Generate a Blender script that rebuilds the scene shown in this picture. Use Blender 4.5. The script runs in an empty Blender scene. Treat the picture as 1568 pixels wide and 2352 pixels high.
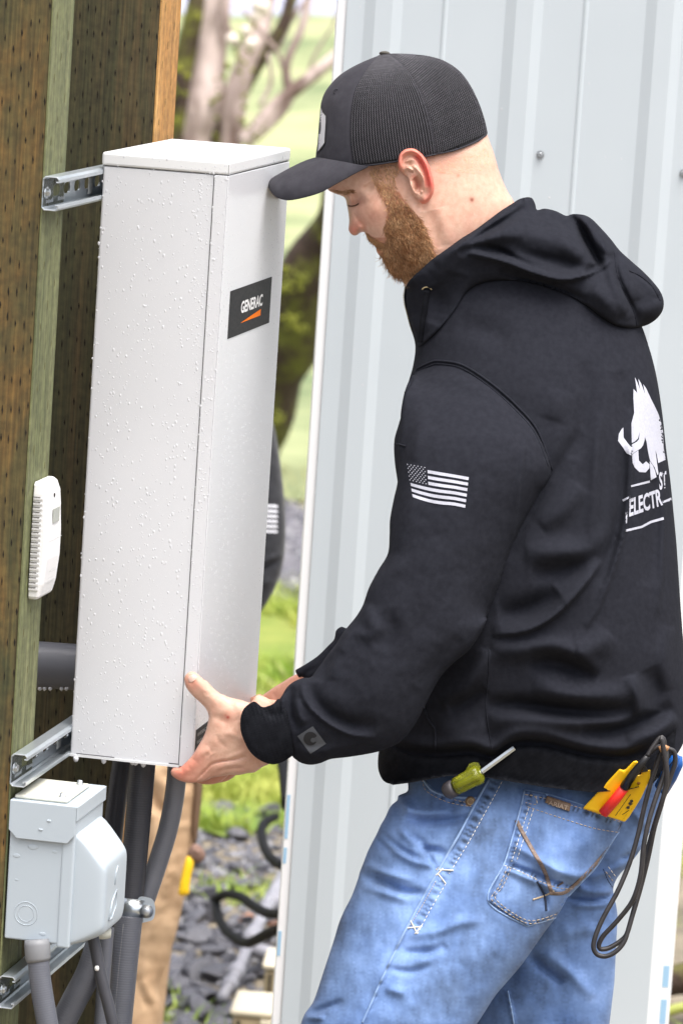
import bpy, bmesh, math, random
import numpy as np
from mathutils import Vector, Matrix, noise
from mathutils.bvhtree import BVHTree
from mathutils.geometry import delaunay_2d_cdt
random.seed(7); RNG = np.random.default_rng(7)
sc = bpy.context.scene
C = sc.collection
# ------------------------------------------------------------------ camera
FPX, CU, CV = 10000.0, 784.0, 1176.0        # focal length and centre in picture units (photo = 1568 x 2352 units)
PITCH, ROLL, CAMZ = 0.1473, 0.0655, 2.05
r0 = Vector((1, 0, 0)); u0 = Vector((0, math.sin(PITCH), math.cos(PITCH))); f0 = Vector((0, math.cos(PITCH), -math.sin(PITCH)))
RT = r0 * math.cos(ROLL) + u0 * math.sin(ROLL)
UP = -r0 * math.sin(ROLL) + u0 * math.cos(ROLL)
CAM = Vector((0, 0, CAMZ))
cam_d = bpy.data.cameras.new('camera'); cam = bpy.data.objects.new('camera', cam_d); C.objects.link(cam)
M = Matrix((RT, UP, -f0)).transposed().to_4x4(); M.translation = CAM
cam.matrix_world = M
cam_d.sensor_fit = 'VERTICAL'; cam_d.sensor_height = 36; cam_d.lens = 36 * FPX / 2352
cam_d.clip_start = 0.1; cam_d.clip_end = 600
cam_d.dof.use_dof = True; cam_d.dof.focus_distance = 5.5; cam_d.dof.aperture_fstop = 10
sc.camera = cam
# ------------------------------------------------------------------ light
SUN_EL, SUN_AZ = math.radians(72), math.radians(140)      # azimuth from +Y clockwise: behind the camera, from the right
w = bpy.data.worlds.new('World'); sc.world = w; w.use_nodes = True
nt = w.node_tree; sky = nt.nodes.new('ShaderNodeTexSky'); sky.sky_type = 'NISHITA'; sky.sun_disc = False
sky.sun_elevation = SUN_EL; sky.sun_rotation = SUN_AZ; sky.dust_density = 6.0; sky.air_density = 0.6; sky.ozone_density = 1.0
hs = nt.nodes.new('ShaderNodeHueSaturation'); hs.inputs['Saturation'].default_value = 0.42
bg = nt.nodes['Background']; bg.inputs['Strength'].default_value = 0.15
nt.links.new(sky.outputs[0], hs.inputs['Color']); nt.links.new(hs.outputs[0], bg.inputs[0])
sd = bpy.data.lights.new('sun', 'SUN'); sd.energy = 1.15; sd.angle = math.radians(60); sd.color = (1.0, 0.965, 0.92)
sun = bpy.data.objects.new('sun', sd); C.objects.link(sun)
sdir = Vector((math.sin(SUN_AZ) * math.cos(SUN_EL), math.cos(SUN_AZ) * math.cos(SUN_EL), math.sin(SUN_EL)))
sun.rotation_euler = sdir.to_track_quat('Z', 'Y').to_euler()
sc.view_settings.view_transform = 'Standard'; sc.view_settings.look = 'None'
sc.view_settings.exposure = 1.32; sc.view_settings.gamma = 1.0; sc.view_settings.use_curve_mapping = False
sc.render.engine = 'CYCLES'
sc.cycles.use_denoising = True; sc.cycles.max_bounces = 6; sc.cycles.transmission_bounces = 4
sc.cycles.caustics_reflective = False; sc.cycles.caustics_refractive = False

# ------------------------------------------------------------------ helpers: picture rays and traced outlines
D0 = 5.6
K = 2731 / 1568.0
def P(u, v, D=D0):
    a, b = (u - CU) / FPX, (CV - v) / FPX
    return CAM + (f0 + RT * a + UP * b) * D
def zt(x0, y0, k, pts):          # zoom coordinates -> picture units
    return [((x0 + k * p[0]) / K, (y0 + k * p[1]) / K) + tuple(p[2:]) for p in pts]
def ZA(p): return zt(1250, 500, 600 / 1568, p)
def ZB(p): return zt(650, 2600, 600 / 1568, p)
def ZC(p): return zt(1000, 150, 1100 / 1568, p)
def ZD(p): return zt(1500, 700, 1231 / 1568, p)
def ZE(p): return zt(1400, 1700, 1331 / 1568, p)
def ZF(p): return zt(1200, 2900, 1531 / 1568, p)
def ZG(p): return zt(0, 3000, 600 / 1288, p)
def ZH(p): return zt(600, 2400, 1200 / 1568, p)
def ZI(p): return zt(0, 2900, 1200 / 1568, p)
def ZJ(p): return zt(2300, 1400, 431 / 1267, p)
def ZK(p): return zt(1600, 2900, 600 / 1568, p)
def ZL(p): return zt(2200, 3200, 531 / 1394, p)

# ------------------------------------------------------------------ helpers: materials
MATS = {}
def mat(name, col, rough=0.6, col2=None, scale=20, detail=4, bump=0.0, bscale=None, metal=0.0, spec=0.5, sheen=0.0,
        trans=0.0, ior=1.45, stretch=(1, 1, 1), lo=0.35, hi=0.65, sss=0.0, coat=0.0, dist=0.002, vcol=None, wet=0.0, uv=False):
    if name in MATS: return MATS[name]
    m = bpy.data.materials.new(name); m.use_nodes = True; t = m.node_tree; L = t.links.new
    b = t.nodes['Principled BSDF']
    b.inputs['Base Color'].default_value = (*col, 1); b.inputs['Roughness'].default_value = rough
    b.inputs['Metallic'].default_value = metal; b.inputs['Specular IOR Level'].default_value = spec
    b.inputs['IOR'].default_value = ior; b.inputs['Transmission Weight'].default_value = trans
    b.inputs['Sheen Weight'].default_value = sheen; b.inputs['Sheen Roughness'].default_value = 0.5
    b.inputs['Coat Weight'].default_value = coat; b.inputs['Coat Roughness'].default_value = 0.08
    if sss: b.inputs['Subsurface Weight'].default_value = sss; b.inputs['Subsurface Radius'].default_value = (1, .35, .2); b.inputs['Subsurface Scale'].default_value = 0.006
    tc = t.nodes.new('ShaderNodeTexCoord'); mp = t.nodes.new('ShaderNodeMapping'); mp.inputs['Scale'].default_value = stretch
    L(tc.outputs['UV' if uv else 'Object'], mp.inputs[0])
    src = None
    if col2:
        n = t.nodes.new('ShaderNodeTexNoise'); n.inputs['Scale'].default_value = scale; n.inputs['Detail'].default_value = detail; n.inputs['Roughness'].default_value = 0.6
        L(mp.outputs[0], n.inputs['Vector'])
        r = t.nodes.new('ShaderNodeValToRGB'); r.color_ramp.elements[0].position = lo; r.color_ramp.elements[1].position = hi
        r.color_ramp.elements[0].color = (*col, 1); r.color_ramp.elements[1].color = (*col2, 1)
        L(n.outputs['Fac'], r.inputs[0]); L(r.outputs[0], b.inputs['Base Color']); src = r.outputs[0]
    if vcol:
        a = t.nodes.new('ShaderNodeAttribute'); a.attribute_name = vcol
        mx = t.nodes.new('ShaderNodeMix'); mx.data_type = 'RGBA'; mx.blend_type = 'MULTIPLY'; mx.inputs[0].default_value = 1.0
        if src: L(src, mx.inputs[6])
        else: mx.inputs[6].default_value = (*col, 1)
        L(a.outputs['Color'], mx.inputs[7]); L(mx.outputs[2], b.inputs['Base Color'])
    if bump:
        n2 = t.nodes.new('ShaderNodeTexNoise'); n2.inputs['Scale'].default_value = bscale or scale * 3; n2.inputs['Detail'].default_value = 5
        L(mp.outputs[0], n2.inputs['Vector'])
        bp = t.nodes.new('ShaderNodeBump'); bp.inputs['Strength'].default_value = bump; bp.inputs['Distance'].default_value = dist
        L(n2.outputs['Fac'], bp.inputs['Height']); L(bp.outputs[0], b.inputs['Normal'])
    MATS[name] = m
    return m

# ------------------------------------------------------------------ helpers: objects
BASE = {}
def thing(name, label, cat, base, group=None):
    o = bpy.data.objects.new(name, None); C.objects.link(o); o.location = base; o.empty_display_size = 0.05
    o['label'] = label; o['category'] = cat
    if group: o['group'] = group
    BASE[o] = Vector(base)
    return o
def tag(o, label, cat, group=None, kind=None):
    if label: o['label'] = label
    if cat: o['category'] = cat
    if group: o['group'] = group
    if kind: o['kind'] = kind
    return o
def mesh(name, V, F, m=None, parent=None, smooth=True, base=None, uvs=None, cols=None, kind=None, label=None):
    """V are world positions; the object's origin sits at its thing's base."""
    b = BASE[parent] if parent is not None else Vector(base or (0, 0, 0))
    V = np.asarray(V, dtype=float).reshape(-1, 3) - np.array(b)
    me = bpy.data.meshes.new(name); me.from_pydata(V.tolist(), [], [list(map(int, f)) for f in F]); me.update()
    if smooth: me.shade_smooth()
    if m is not None: me.materials.append(m)
    if uvs is not None:
        ul = me.uv_layers.new(name='UVMap'); li = np.empty(len(me.loops), dtype=np.int32); me.loops.foreach_get('vertex_index', li)
        ul.data.foreach_set('uv', np.asarray(uvs)[li].astype(np.float32).ravel())
    if cols is not None:
        ca = me.color_attributes.new('tint', 'FLOAT_COLOR', 'POINT'); c4 = np.ones((len(V), 4), dtype=np.float32); c4[:, :3] = cols
        ca.data.foreach_set('color', c4.ravel())
    o = bpy.data.objects.new(name, me); C.objects.link(o)
    if parent is not None: o.parent = parent
    else: o.location = b
    BASE[o] = b
    if kind: o['kind'] = kind
    if label: o['label'] = label
    return o
def world_mesh(o):
    me = o.data; n = len(me.vertices); a = np.empty(n * 3); me.vertices.foreach_get('co', a)
    V = a.reshape(-1, 3) + np.array(BASE[o]); return V, [tuple(p.vertices) for p in me.polygons]
class MB:
    def __init__(s): s.V = []; s.F = []
    def add(s, V, F):
        n = len(s.V); s.V += [tuple(x) for x in V]; s.F += [tuple(i + n for i in f) for f in F]; return s
    def build(s, name, m, parent=None, **k): return mesh(name, s.V, s.F, m, parent, **k)
BOXF = [(0, 1, 3, 2), (4, 6, 7, 5), (0, 4, 5, 1), (2, 3, 7, 6), (0, 2, 6, 4), (1, 5, 7, 3)]
def boxg(o, a, b, c):            # corner, three edge vectors
    o, a, b, c = map(Vector, (o, a, b, c))
    V = [o + a * i + b * j + c * k for i in (0, 1) for j in (0, 1) for k in (0, 1)]
    F = BOXF if a.cross(b).dot(c) > 0 else [f[::-1] for f in BOXF]
    return V, F
def bevel(o, w=0.002, seg=2):
    md = o.modifiers.new('bevel', 'BEVEL'); md.width = w; md.segments = seg; md.limit_method = 'ANGLE'; md.angle_limit = 0.6
    o.data.shade_flat()
    try: md.harden_normals = False
    except Exception: pass
    return o
def tubeg(pts, rad, n=10, caps=True, ripple=None):
    pts = [Vector(p) for p in pts]; N = len(pts)
    if not hasattr(rad, '__len__'): rad = [rad] * N
    V = []; F = []; prev = None
    for i, p in enumerate(pts):
        t = (pts[min(i + 1, N - 1)] - pts[max(i - 1, 0)]).normalized()
        if prev is None:
            a = t.orthogonal().normalized()
        else:
            a = (prev - t * prev.dot(t)); a = a.normalized() if a.length > 1e-6 else t.orthogonal().normalized()
        prev = a; b = t.cross(a)
        for k in range(n):
            th = 2 * math.pi * k / n
            V.append(p + (a * math.cos(th) + b * math.sin(th)) * rad[i])
    for i in range(N - 1):
        for k in range(n):
            F.append((i * n + k, i * n + (k + 1) % n, (i + 1) * n + (k + 1) % n, (i + 1) * n + k))
    if caps:
        F.append(tuple(range(n))[::-1]); F.append(tuple((N - 1) * n + k for k in range(n)))
    return V, F
def crom(pts, step, closed=False):
    """Catmull-Rom through the points, resampled at about `step`."""
    p = [np.array(q, dtype=float) for q in pts]; n = len(p); out = []
    rng = range(n if closed else n - 1)
    for i in rng:
        if closed: a, b, c, d = p[(i - 1) % n], p[i], p[(i + 1) % n], p[(i + 2) % n]
        else: a, b, c, d = p[max(i - 1, 0)], p[i], p[i + 1], p[min(i + 2, n - 1)]
        L = np.linalg.norm(c - b); m = max(1, int(round(L / step)))
        # centripetal-ish: limit tangents by the segment length
        t1 = (c - a); t2 = (d - b)
        l1 = np.linalg.norm(t1); l2 = np.linalg.norm(t2)
        t1 = t1 / l1 * min(L, l1 / 2 + 1e-9) if l1 > 1e-9 else t1
        t2 = t2 / l2 * min(L, l2 / 2 + 1e-9) if l2 > 1e-9 else t2
        for k in range(m):
            s = k / m; s2, s3 = s * s, s * s * s
            out.append((2 * s3 - 3 * s2 + 1) * b + (s3 - 2 * s2 + s) * t1 + (-2 * s3 + 3 * s2) * c + (s3 - s2) * t2)
    if not closed: out.append(p[-1])
    return np.array(out)
def inside(poly, X, Y):
    r = np.zeros(len(X), bool); n = len(poly); x1, y1 = poly[-1]
    for i in range(n):
        x2, y2 = poly[i]
        c = (y1 > Y) != (y2 > Y)
        if y2 != y1:
            r ^= c & (X < (x2 - x1) * (Y - y1) / (y2 - y1) + x1)
        x1, y1 = x2, y2
    return r
def segdist(Q, pts):
    """distance, parameter 0..1 along, signed side for points Q to polyline."""
    pts = np.asarray(pts, float)[:, :2]; best = np.full(len(Q), 1e9); T = np.zeros(len(Q)); S = np.zeros(len(Q))
    seg = pts[1:] - pts[:-1]; L = np.linalg.norm(seg, axis=1); cum = np.concatenate([[0], np.cumsum(L)]); tot = cum[-1] + 1e-9
    for i in range(len(seg)):
        if L[i] < 1e-9: continue
        d = Q - pts[i]; t = np.clip((d @ seg[i]) / L[i] ** 2, 0, 1); e = d - t[:, None] * seg[i]; dd = np.hypot(e[:, 0], e[:, 1])
        m = dd < best; best[m] = dd[m]; T[m] = (cum[i] + t[m] * L[i]) / tot
        S[m] = np.sign(seg[i][0] * d[m, 1] - seg[i][1] * d[m, 0])
    return best, T, S
def grid2d(outline, step, hole=None):
    ol = np.asarray(outline, float); x0, y0 = ol.min(0); x1, y1 = ol.max(0)
    X = []; r = 0; y = y0 + step * .5
    while y < y1:
        xs = np.arange(x0 + (r % 2) * step / 2, x1, step); X.append(np.stack([xs, np.full(len(xs), y)], 1)); y += step * .866; r += 1
    X = np.concatenate(X) if X else np.zeros((0, 2))
    X = X[inside(ol, X[:, 0], X[:, 1])]
    if len(X):
        keep = np.ones(len(X), bool)
        for i in range(0, len(ol)):
            j = (i + 1) % len(ol); a = ol[i]; s = ol[j] - a; L2 = s @ s + 1e-12
            m = (np.abs(X[:, 0] - a[0]) < step * 2 + abs(s[0])) & (np.abs(X[:, 1] - a[1]) < step * 2 + abs(s[1])) & keep
            q = X[m] - a; t = np.clip(q @ s / L2, 0, 1); e = q - t[:, None] * s
            k2 = np.where(m)[0]; keep[k2[np.hypot(e[:, 0], e[:, 1]) < step * .55]] = False
        X = X[keep]
    allp = np.concatenate([ol, X]); n = len(ol)
    vs, es, fs, ov, oe, of = delaunay_2d_cdt([Vector(p) for p in allp], [], [list(range(n))], 1, 1e-5)
    vs = np.array([tuple(p) for p in vs]); T = np.array([f for f in fs if len(f) == 3])
    a, b, c = vs[T[:, 0]], vs[T[:, 1]], vs[T[:, 2]]
    ar = (b[:, 0] - a[:, 0]) * (c[:, 1] - a[:, 1]) - (b[:, 1] - a[:, 1]) * (c[:, 0] - a[:, 0])
    ok = np.abs(ar) > 1e-6; T = T[ok]; ar = ar[ok]
    T[ar < 0] = T[ar < 0][:, ::-1]
    e = np.sort(np.concatenate([T[:, [0, 1]], T[:, [1, 2]], T[:, [2, 0]]]), axis=1)
    key = e[:, 0].astype(np.int64) * len(vs) + e[:, 1]; uq, cnt = np.unique(key, return_counts=True)
    bk = uq[cnt == 1]; bnd = np.zeros(len(vs), bool); bnd[bk // len(vs)] = True; bnd[bk % len(vs)] = True
    return vs, T, bnd
def fem(vs, T):
    a, b, c = vs[T[:, 0]], vs[T[:, 1]], vs[T[:, 2]]
    ar = np.abs((b[:, 0] - a[:, 0]) * (c[:, 1] - a[:, 1]) - (b[:, 1] - a[:, 1]) * (c[:, 0] - a[:, 0])) / 2
    I = []; J = []; Wt = []
    for (i, j, k) in ((0, 1, 2), (1, 2, 0), (2, 0, 1)):
        p, q, r = vs[T[:, i]], vs[T[:, j]], vs[T[:, k]]
        ct = ((p - r) * (q - r)).sum(1) / (2 * ar * 2); ct = np.maximum(ct, 0.01)
        I.append(T[:, i]); J.append(T[:, j]); Wt.append(ct)
    I = np.concatenate(I); J = np.concatenate(J); Wt = np.concatenate(Wt)
    mass = np.bincount(T.ravel(), np.repeat(ar / 3, 3), len(vs))
    return np.concatenate([I, J]), np.concatenate([J, I]), np.concatenate([Wt, Wt]), mass
def solve(n, I, J, Wt, free, rhs, x):
    deg = np.bincount(I, Wt, n)
    def A(z): return deg * z - np.bincount(I, Wt * z[J], n)
    x = x.copy(); r = (rhs - A(x)) * free; z = r / (deg + 1e-12); p = z.copy(); rz = r @ z; r00 = rz + 1e-30
    for it in range(700):
        Ap = A(p) * free; al = rz / (p @ Ap + 1e-30); x += al * p; r -= al * Ap; z = r / (deg + 1e-12); rn = r @ z
        if rn < r00 * 1e-8: break
        p = z + (rn / rz) * p; rz = rn
    return x
def foldfield(Q, folds):
    """sum of cloth folds, mm towards the camera. fold = (pts, width, mm[, kind]); kind 's' = overlapping step whose steep side is on the right of the stroke."""
    d = np.zeros(len(Q))
    for f in folds:
        pts, wd, amp = f[0], f[1], f[2]; kind = f[3] if len(f) > 3 else 'g'
        if len(pts) == 1:
            r = np.hypot(Q[:, 0] - pts[0][0], Q[:, 1] - pts[0][1]); d += amp * np.exp(-(r / wd) ** 2); continue
        c = crom([q[:2] for q in pts], max(6, wd * .5)); dist, T, S = segdist(Q, c)
        tap = np.sin(np.pi * np.clip(T, .001, .999)) ** .55 if 'e' not in kind else 1.0
        if 's' in kind: ww = np.where(S > 0, wd, wd * .22)
        elif 'z' in kind: ww = np.where(S < 0, wd, wd * .22)
        else: ww = wd
        d += amp * tap * np.exp(-(dist / ww) ** 2)
    return d
def solid(name, outline, m=None, parent=None, s=1.0, step=6, w=0.0, folds=(), soft=None, wb=None, hmax=None, back=1.0, closed_curve=True,
          uvs=True, tint=None, link=True, edge_k=8.0, noise_mm=0.0, noise_px=60, extra=None, kind=None, label=None, minh=0.0, rmul=None, dom=None, hard=False):
    """A rounded solid that has the traced outline: depth from a Poisson solve, so a limb comes out as a tube and a torso as a barrel."""
    ol = crom(outline, step, True) if closed_curve else np.array(outline, float)
    vs, T, bnd = grid2d(ol, step); n = len(vs); I, J, Wt, mass = fem(vs, T); free = (~bnd).astype(float)
    if dom is None:
        phi = np.maximum(solve(n, I, J, Wt, free, mass, np.zeros(n)), 0)
        h = np.sqrt(2 * phi)
    else:       # solve over a longer outline, then keep only this piece of it: its cut ends stay open
        dl = crom(dom, step * 1.3, True); dv, dT, db = grid2d(dl, step * 1.3); dI, dJ, dW, dm = fem(dv, dT)
        dp = np.maximum(solve(len(dv), dI, dJ, dW, (~db).astype(float), dm, np.zeros(len(dv))), 0)
        tr_ = BVHTree.FromPolygons([Vector((a, b, 0)) for a, b in dv], [tuple(t) for t in dT.tolist()]); h = np.zeros(n)
        for i in range(n):
            r_ = tr_.find_nearest(Vector((vs[i, 0], vs[i, 1], 0)))
            t_ = dT[r_[2]]; q_ = r_[0]; a_, b_, c_ = dv[t_[0]], dv[t_[1]], dv[t_[2]]; de = (b_[0] - a_[0]) * (c_[1] - a_[1]) - (c_[0] - a_[0]) * (b_[1] - a_[1])
            l1 = ((b_[0] - q_.x) * (c_[1] - q_.y) - (c_[0] - q_.x) * (b_[1] - q_.y)) / de; l2 = ((c_[0] - q_.x) * (a_[1] - q_.y) - (a_[0] - q_.x) * (c_[1] - q_.y)) / de
            h[i] = math.sqrt(max(0, 2 * (l1 * dp[t_[0]] + l2 * dp[t_[1]] + (1 - l1 - l2) * dp[t_[2]])))
    if soft is not None:
        k = soft(vs[:, 0], vs[:, 1]) if callable(soft) else soft
        R = h.max(); h = (1 - k) * h + k * h * h / R
    h = h * (s(vs[:, 0], vs[:, 1]) if callable(s) else s)
    if rmul is not None: h = h * rmul(vs[:, 0], vs[:, 1])
    if hmax: h = hmax * (1 - np.exp(-h / hmax))
    if minh: h = np.where(bnd, 0, h + minh)
    if wb is not None:
        x = np.zeros(n); x[bnd] = wb(vs[bnd]); wc = solve(n, I, J, Wt, free, np.zeros(n), x)
    else:
        wc = w(vs[:, 0], vs[:, 1]) if callable(w) else np.full(n, float(w))
    px = D0 / FPX
    fd = foldfield(vs, folds) * 0.001 if len(folds) else np.zeros(n)
    if noise_mm:
        fd += noise_mm * .001 * np.array([noise.fractal(Vector((a / noise_px, b / noise_px, 3.1)), 1.0, 2.0, 3) for a, b in vs])
    if extra is not None: fd += extra(vs[:, 0], vs[:, 1]) * .001
    ef = np.clip(h / edge_k, 0, 1)
    wf = wc - h * px - fd * ef; wbk = wc + h * px * back
    if dom is not None: bnd = bnd & (h < 6)
    ids = np.full(n, -1); inn = np.where(~bnd)[0]; ids[inn] = n + np.arange(len(inn)); ids[bnd] = np.where(bnd)[0]
    fw = f0; PV = []
    A = (vs[:, 0] - CU) / FPX; B = (CV - vs[:, 1]) / FPX
    dirs = np.array(f0)[None] + A[:, None] * np.array(RT)[None] + B[:, None] * np.array(UP)[None]
    Vf = np.array(CAM)[None] + dirs * (D0 + wf)[:, None]; Vb = (np.array(CAM)[None] + dirs * (D0 + wbk)[:, None])[inn]
    V = np.concatenate([Vf, Vb]); F = np.concatenate([T[:, ::-1] if False else T, ids[T][:, ::-1]])
    # picture y grows downward, so a counter-clockwise (u,v) triangle faces away: flip
    F = F[:, ::-1]
    uv = np.concatenate([vs, vs[inn]]) / 1000.0
    cols = None
    if tint is not None: cols = tint(np.concatenate([vs, vs[inn]]))
    if not link: return V, F.tolist()
    o = mesh(name, V, F.tolist(), m, parent, uvs=uv if uvs else None, cols=cols, kind=kind, label=label)
    return o
def bvh(*objs):
    V = []; F = []
    for o in objs:
        v, f = world_mesh(o); n = len(V); V += v.tolist(); F += [tuple(i + n for i in q) for q in f]
    return BVHTree.FromPolygons(V, F)
def hit(b, u, v, off=0.0):
    d = (P(u, v, 1.0) - CAM).normalized(); r = b.ray_cast(CAM, d)
    if r[0] is None: return None
    return r[0] - d * off
def dep(b, u, v, default=0.0):      # depth offset w of the surface under (u, v)
    h = hit(b, u, v)
    return default if h is None else (h - CAM).dot(f0) - D0
def drape(name, outline, b, m, parent=None, off=0.0006, step=5, smooth_curve=False, thick=0.0, **k):
    ol = crom(outline, step, True) if smooth_curve else resample(outline, step)
    vs, T, bnd = grid2d(ol, step); V = []; last = None
    for q in vs:
        h = hit(b, q[0], q[1], off)
        if h is None: h = last or P(q[0], q[1], D0)
        last = h; V.append(h)
    F = [tuple(t[::-1]) for t in T.tolist()]
    if thick:
        n = len(V); V2 = [CAM + (p - CAM) * (1 + thick / (p - CAM).length) for p in V]; V = V + V2; F2 = [tuple(i + n for i in f[::-1]) for f in F]
        e = {}
        for f in F:
            for i in range(3): e[(f[i], f[(i + 1) % 3])] = 1
        sk = [(a_, a_ + n, b_ + n, b_) for (a_, b_) in e if (b_, a_) not in e]
        F = F + F2 + sk
    return mesh(name, V, F, m, parent, uvs=(np.concatenate([vs, vs]) if thick else vs) / 1000, **k)
def resample(pts, step, closed=True):
    out = []; n = len(pts)
    for i in range(n if closed else n - 1):
        a = np.array(pts[i][:2], float); c = np.array(pts[(i + 1) % n][:2], float); m = max(1, int(np.linalg.norm(c - a) / step))
        for k in range(m): out.append(a + (c - a) * k / m)
    if not closed: out.append(np.array(pts[-1][:2], float))
    return np.array(out)
def dtube(pts, b, r, off=None, step=5, n=6, smooth_curve=True):
    c = crom(pts, step) if smooth_curve else resample(pts, step, False); q = []
    for a in c:
        h = hit(b, a[0], a[1], r * .3 if off is None else off)
        if h is not None: q.append(h)
    return tubeg(q, r, n) if len(q) > 1 else ([], [])
def stitches(mb, pts, b, r=0.0006, dash=7, gap=3.5, off=0.0004):
    c = crom(pts, 1.0); L = np.concatenate([[0], np.cumsum(np.linalg.norm(np.diff(c, axis=0), axis=1))]); s = 0
    while s < L[-1]:
        e = min(s + dash, L[-1]); q = []
        for x in (s, (s + e) / 2, e):
            i = min(np.searchsorted(L, x), len(c) - 1); h = hit(b, c[i][0], c[i][1], off)
            if h is not None: q.append(h)
        if len(q) == 3 and (q[0] - q[2]).length < .02: mb.add(*tubeg(q, [r * .6, r, r * .6], 4))
        s = e + gap
def wl(p, D): return P(p[0], p[1], D)
# ================================================================== SETTING
def gz(x, y):
    x = np.asarray(x, float); y = np.asarray(y, float)
    t = np.clip((y - 6.9) / 1.2, 0, 1); z = -0.6 * t * t * (3 - 2 * t)
    z = z + 0.02 * np.sin(x * 2.1 + y * 1.3) * np.clip((y - 7) / 3, 0, 1)
    far = np.clip((y - 26) / 60, 0, 1); z = z + far * 1.0 * np.sin(x * .11 + .7) + 0.25 * np.sin(y * .35 + x * .2) * np.clip((y - 20) / 20, 0, 1)
    return z
m_ground = mat('ground_soil', (.10, .085, .06), .9, (.26, .22, .16), 3.0, 8, bump=.6, bscale=30, dist=.02)
m_field = mat('field_grass', (.105, .15, .065), .9, (.33, .35, .18), .55, 8, bump=.5, bscale=8, dist=.05, lo=.36, hi=.62)
m_gravel = mat('grey_gravel', (.05, .05, .06), .85, (.20, .19, .21), 14, 6, bump=.8, bscale=30, dist=.02)
m_hill = mat('far_hill', (.20, .22, .29), 1.0, (.36, .37, .46), .06, 8, lo=.42, hi=.58)  # bluish distance haze is put into the hill's own colour
m_lawn = mat('lawn_base', (.10, .16, .02), .9, (.25, .27, .06), 2.2, 6, bump=.4, bscale=20, dist=.03)
xs = np.concatenate([np.linspace(-120, -8, 15), np.linspace(-7, 7, 57), np.linspace(8, 120, 15)])
ys = np.concatenate([np.linspace(-6, 6.5, 8), np.linspace(6.8, 20, 67), np.linspace(20.7, 60, 48), np.linspace(63, 150, 16)])
X, Y = np.meshgrid(xs, ys); Z = gz(X, Y); nx = len(xs)
V = np.stack([X.ravel(), Y.ravel(), Z.ravel()], 1)
F = [(j * nx + i, j * nx + i + 1, (j + 1) * nx + i + 1, (j + 1) * nx + i) for j in range(len(ys) - 1) for i in range(nx - 1)]
ground = mesh('ground', V, F, m_ground); ground['kind'] = 'structure'
def strip(name, m, y0, y1, x0, x1, dz, wob=.3, n=40, kind='structure'):
    V = []; F = []; R = max(3, int((y1 - y0) / .25))
    for j in range(R + 1):
        for i in range(n + 1):
            x = x0 + (x1 - x0) * i / n; t = j / R
            ya = y0 + wob * (noise.noise(Vector((x * 1.7, y0, 0)))); yb = y1 + wob * noise.noise(Vector((x * 1.3, y1, 5)))
            y = ya + (yb - ya) * t; V.append((x, y, float(gz(x, y)) + dz))
    for j in range(R):
        for i in range(n): F.append((j * (n + 1) + i, j * (n + 1) + i + 1, (j + 1) * (n + 1) + i + 1, (j + 1) * (n + 1) + i))
    o = mesh(name, V, F, m); o['kind'] = kind; return o
strip('lawn', m_lawn, 12.0, 15.3, -5, 5, .012, .7)
strip('gravel_path', m_gravel, 15.35, 18.0, -8, 8, .025, .5)
strip('field', m_field, 18.05, 60, -60, 60, .03, .6, 120)
# hills far off
V = []; F = []; nh = 90
for j in range(12):
    for i in range(nh + 1):
        x = -70 + 140 * i / nh; t = j / 11
        V.append((x, 50 + 70 * t, -1.8 + 12 * t + 2.2 * t * noise.noise(Vector((x * .05, t * 3, 1)))))
for j in range(11):
    for i in range(nh): F.append((j * (nh + 1) + i, j * (nh + 1) + i + 1, (j + 1) * (nh + 1) + i + 1, (j + 1) * (nh + 1) + i))
hl = mesh('hill', V, F, m_hill); hl['kind'] = 'structure'
# grass blades: seen through the gap between the cabinet and the steel wall
def blades(name, m, n, yr, h, wd, lean, seed, keep=None):
    r = np.random.default_rng(seed); V = []; F = []
    y = yr[0] + (yr[1] - yr[0]) * r.random(n) ** 1.2
    x = np.where(r.random(n) < .5, (r.random(n) * .30 - .155) * .32 - .012, r.random(n) * .5 - .25) * y
    for i in range(n):
        if keep and not keep(x[i], y[i]): continue
        z = float(gz(x[i], y[i])); a = r.random() * 6.28; hh = h * (.5 + r.random()); l = lean * hh * r.normal(); l2 = lean * hh * r.normal()
        c, s_ = math.cos(a) * wd, math.sin(a) * wd; k = len(V)
        V += [(x[i] - c, y[i] - s_, z), (x[i] + c, y[i] + s_, z), (x[i] + l * .4 + c * .6, y[i] + l2 * .4 + s_ * .6, z + hh * .6), (x[i] + l * .4 - c * .6, y[i] + l2 * .4 - s_ * .6, z + hh * .6), (x[i] + l, y[i] + l2, z + hh)]
        F += [(k, k + 1, k + 2, k + 3), (k + 3, k + 2, k + 4)]
    o = mesh(name, V, F, m); o['kind'] = 'stuff'; return o
m_blade = mat('grass_blade', (.18, .30, .02), .6, (.44, .46, .10), 3.0, 3, lo=.35, hi=.65)
m_dry = mat('dry_grass', (.32, .32, .11), .7, (.46, .44, .22), 1.5, 3)
blades('grass', m_blade, 52000, (11.6, 15.6), .055, .0035, .7, 3, lambda x, y: noise.noise(Vector((x * 2.2, y * 1.4, 0))) > -.28)
blades('sparse_grass', m_blade, 16000, (9.0, 12.4), .04, .003, .7, 4, lambda x, y: noise.noise(Vector((x * 3, y * 2, 9))) > .12)
blades('dry_grass', m_dry, 9000, (12.3, 19), .07, .005, .8, 5, lambda x, y: (noise.noise(Vector((x * 1.5, y * .9, 4))) > .1 and y < 15.2) or y > 17.7)
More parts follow.
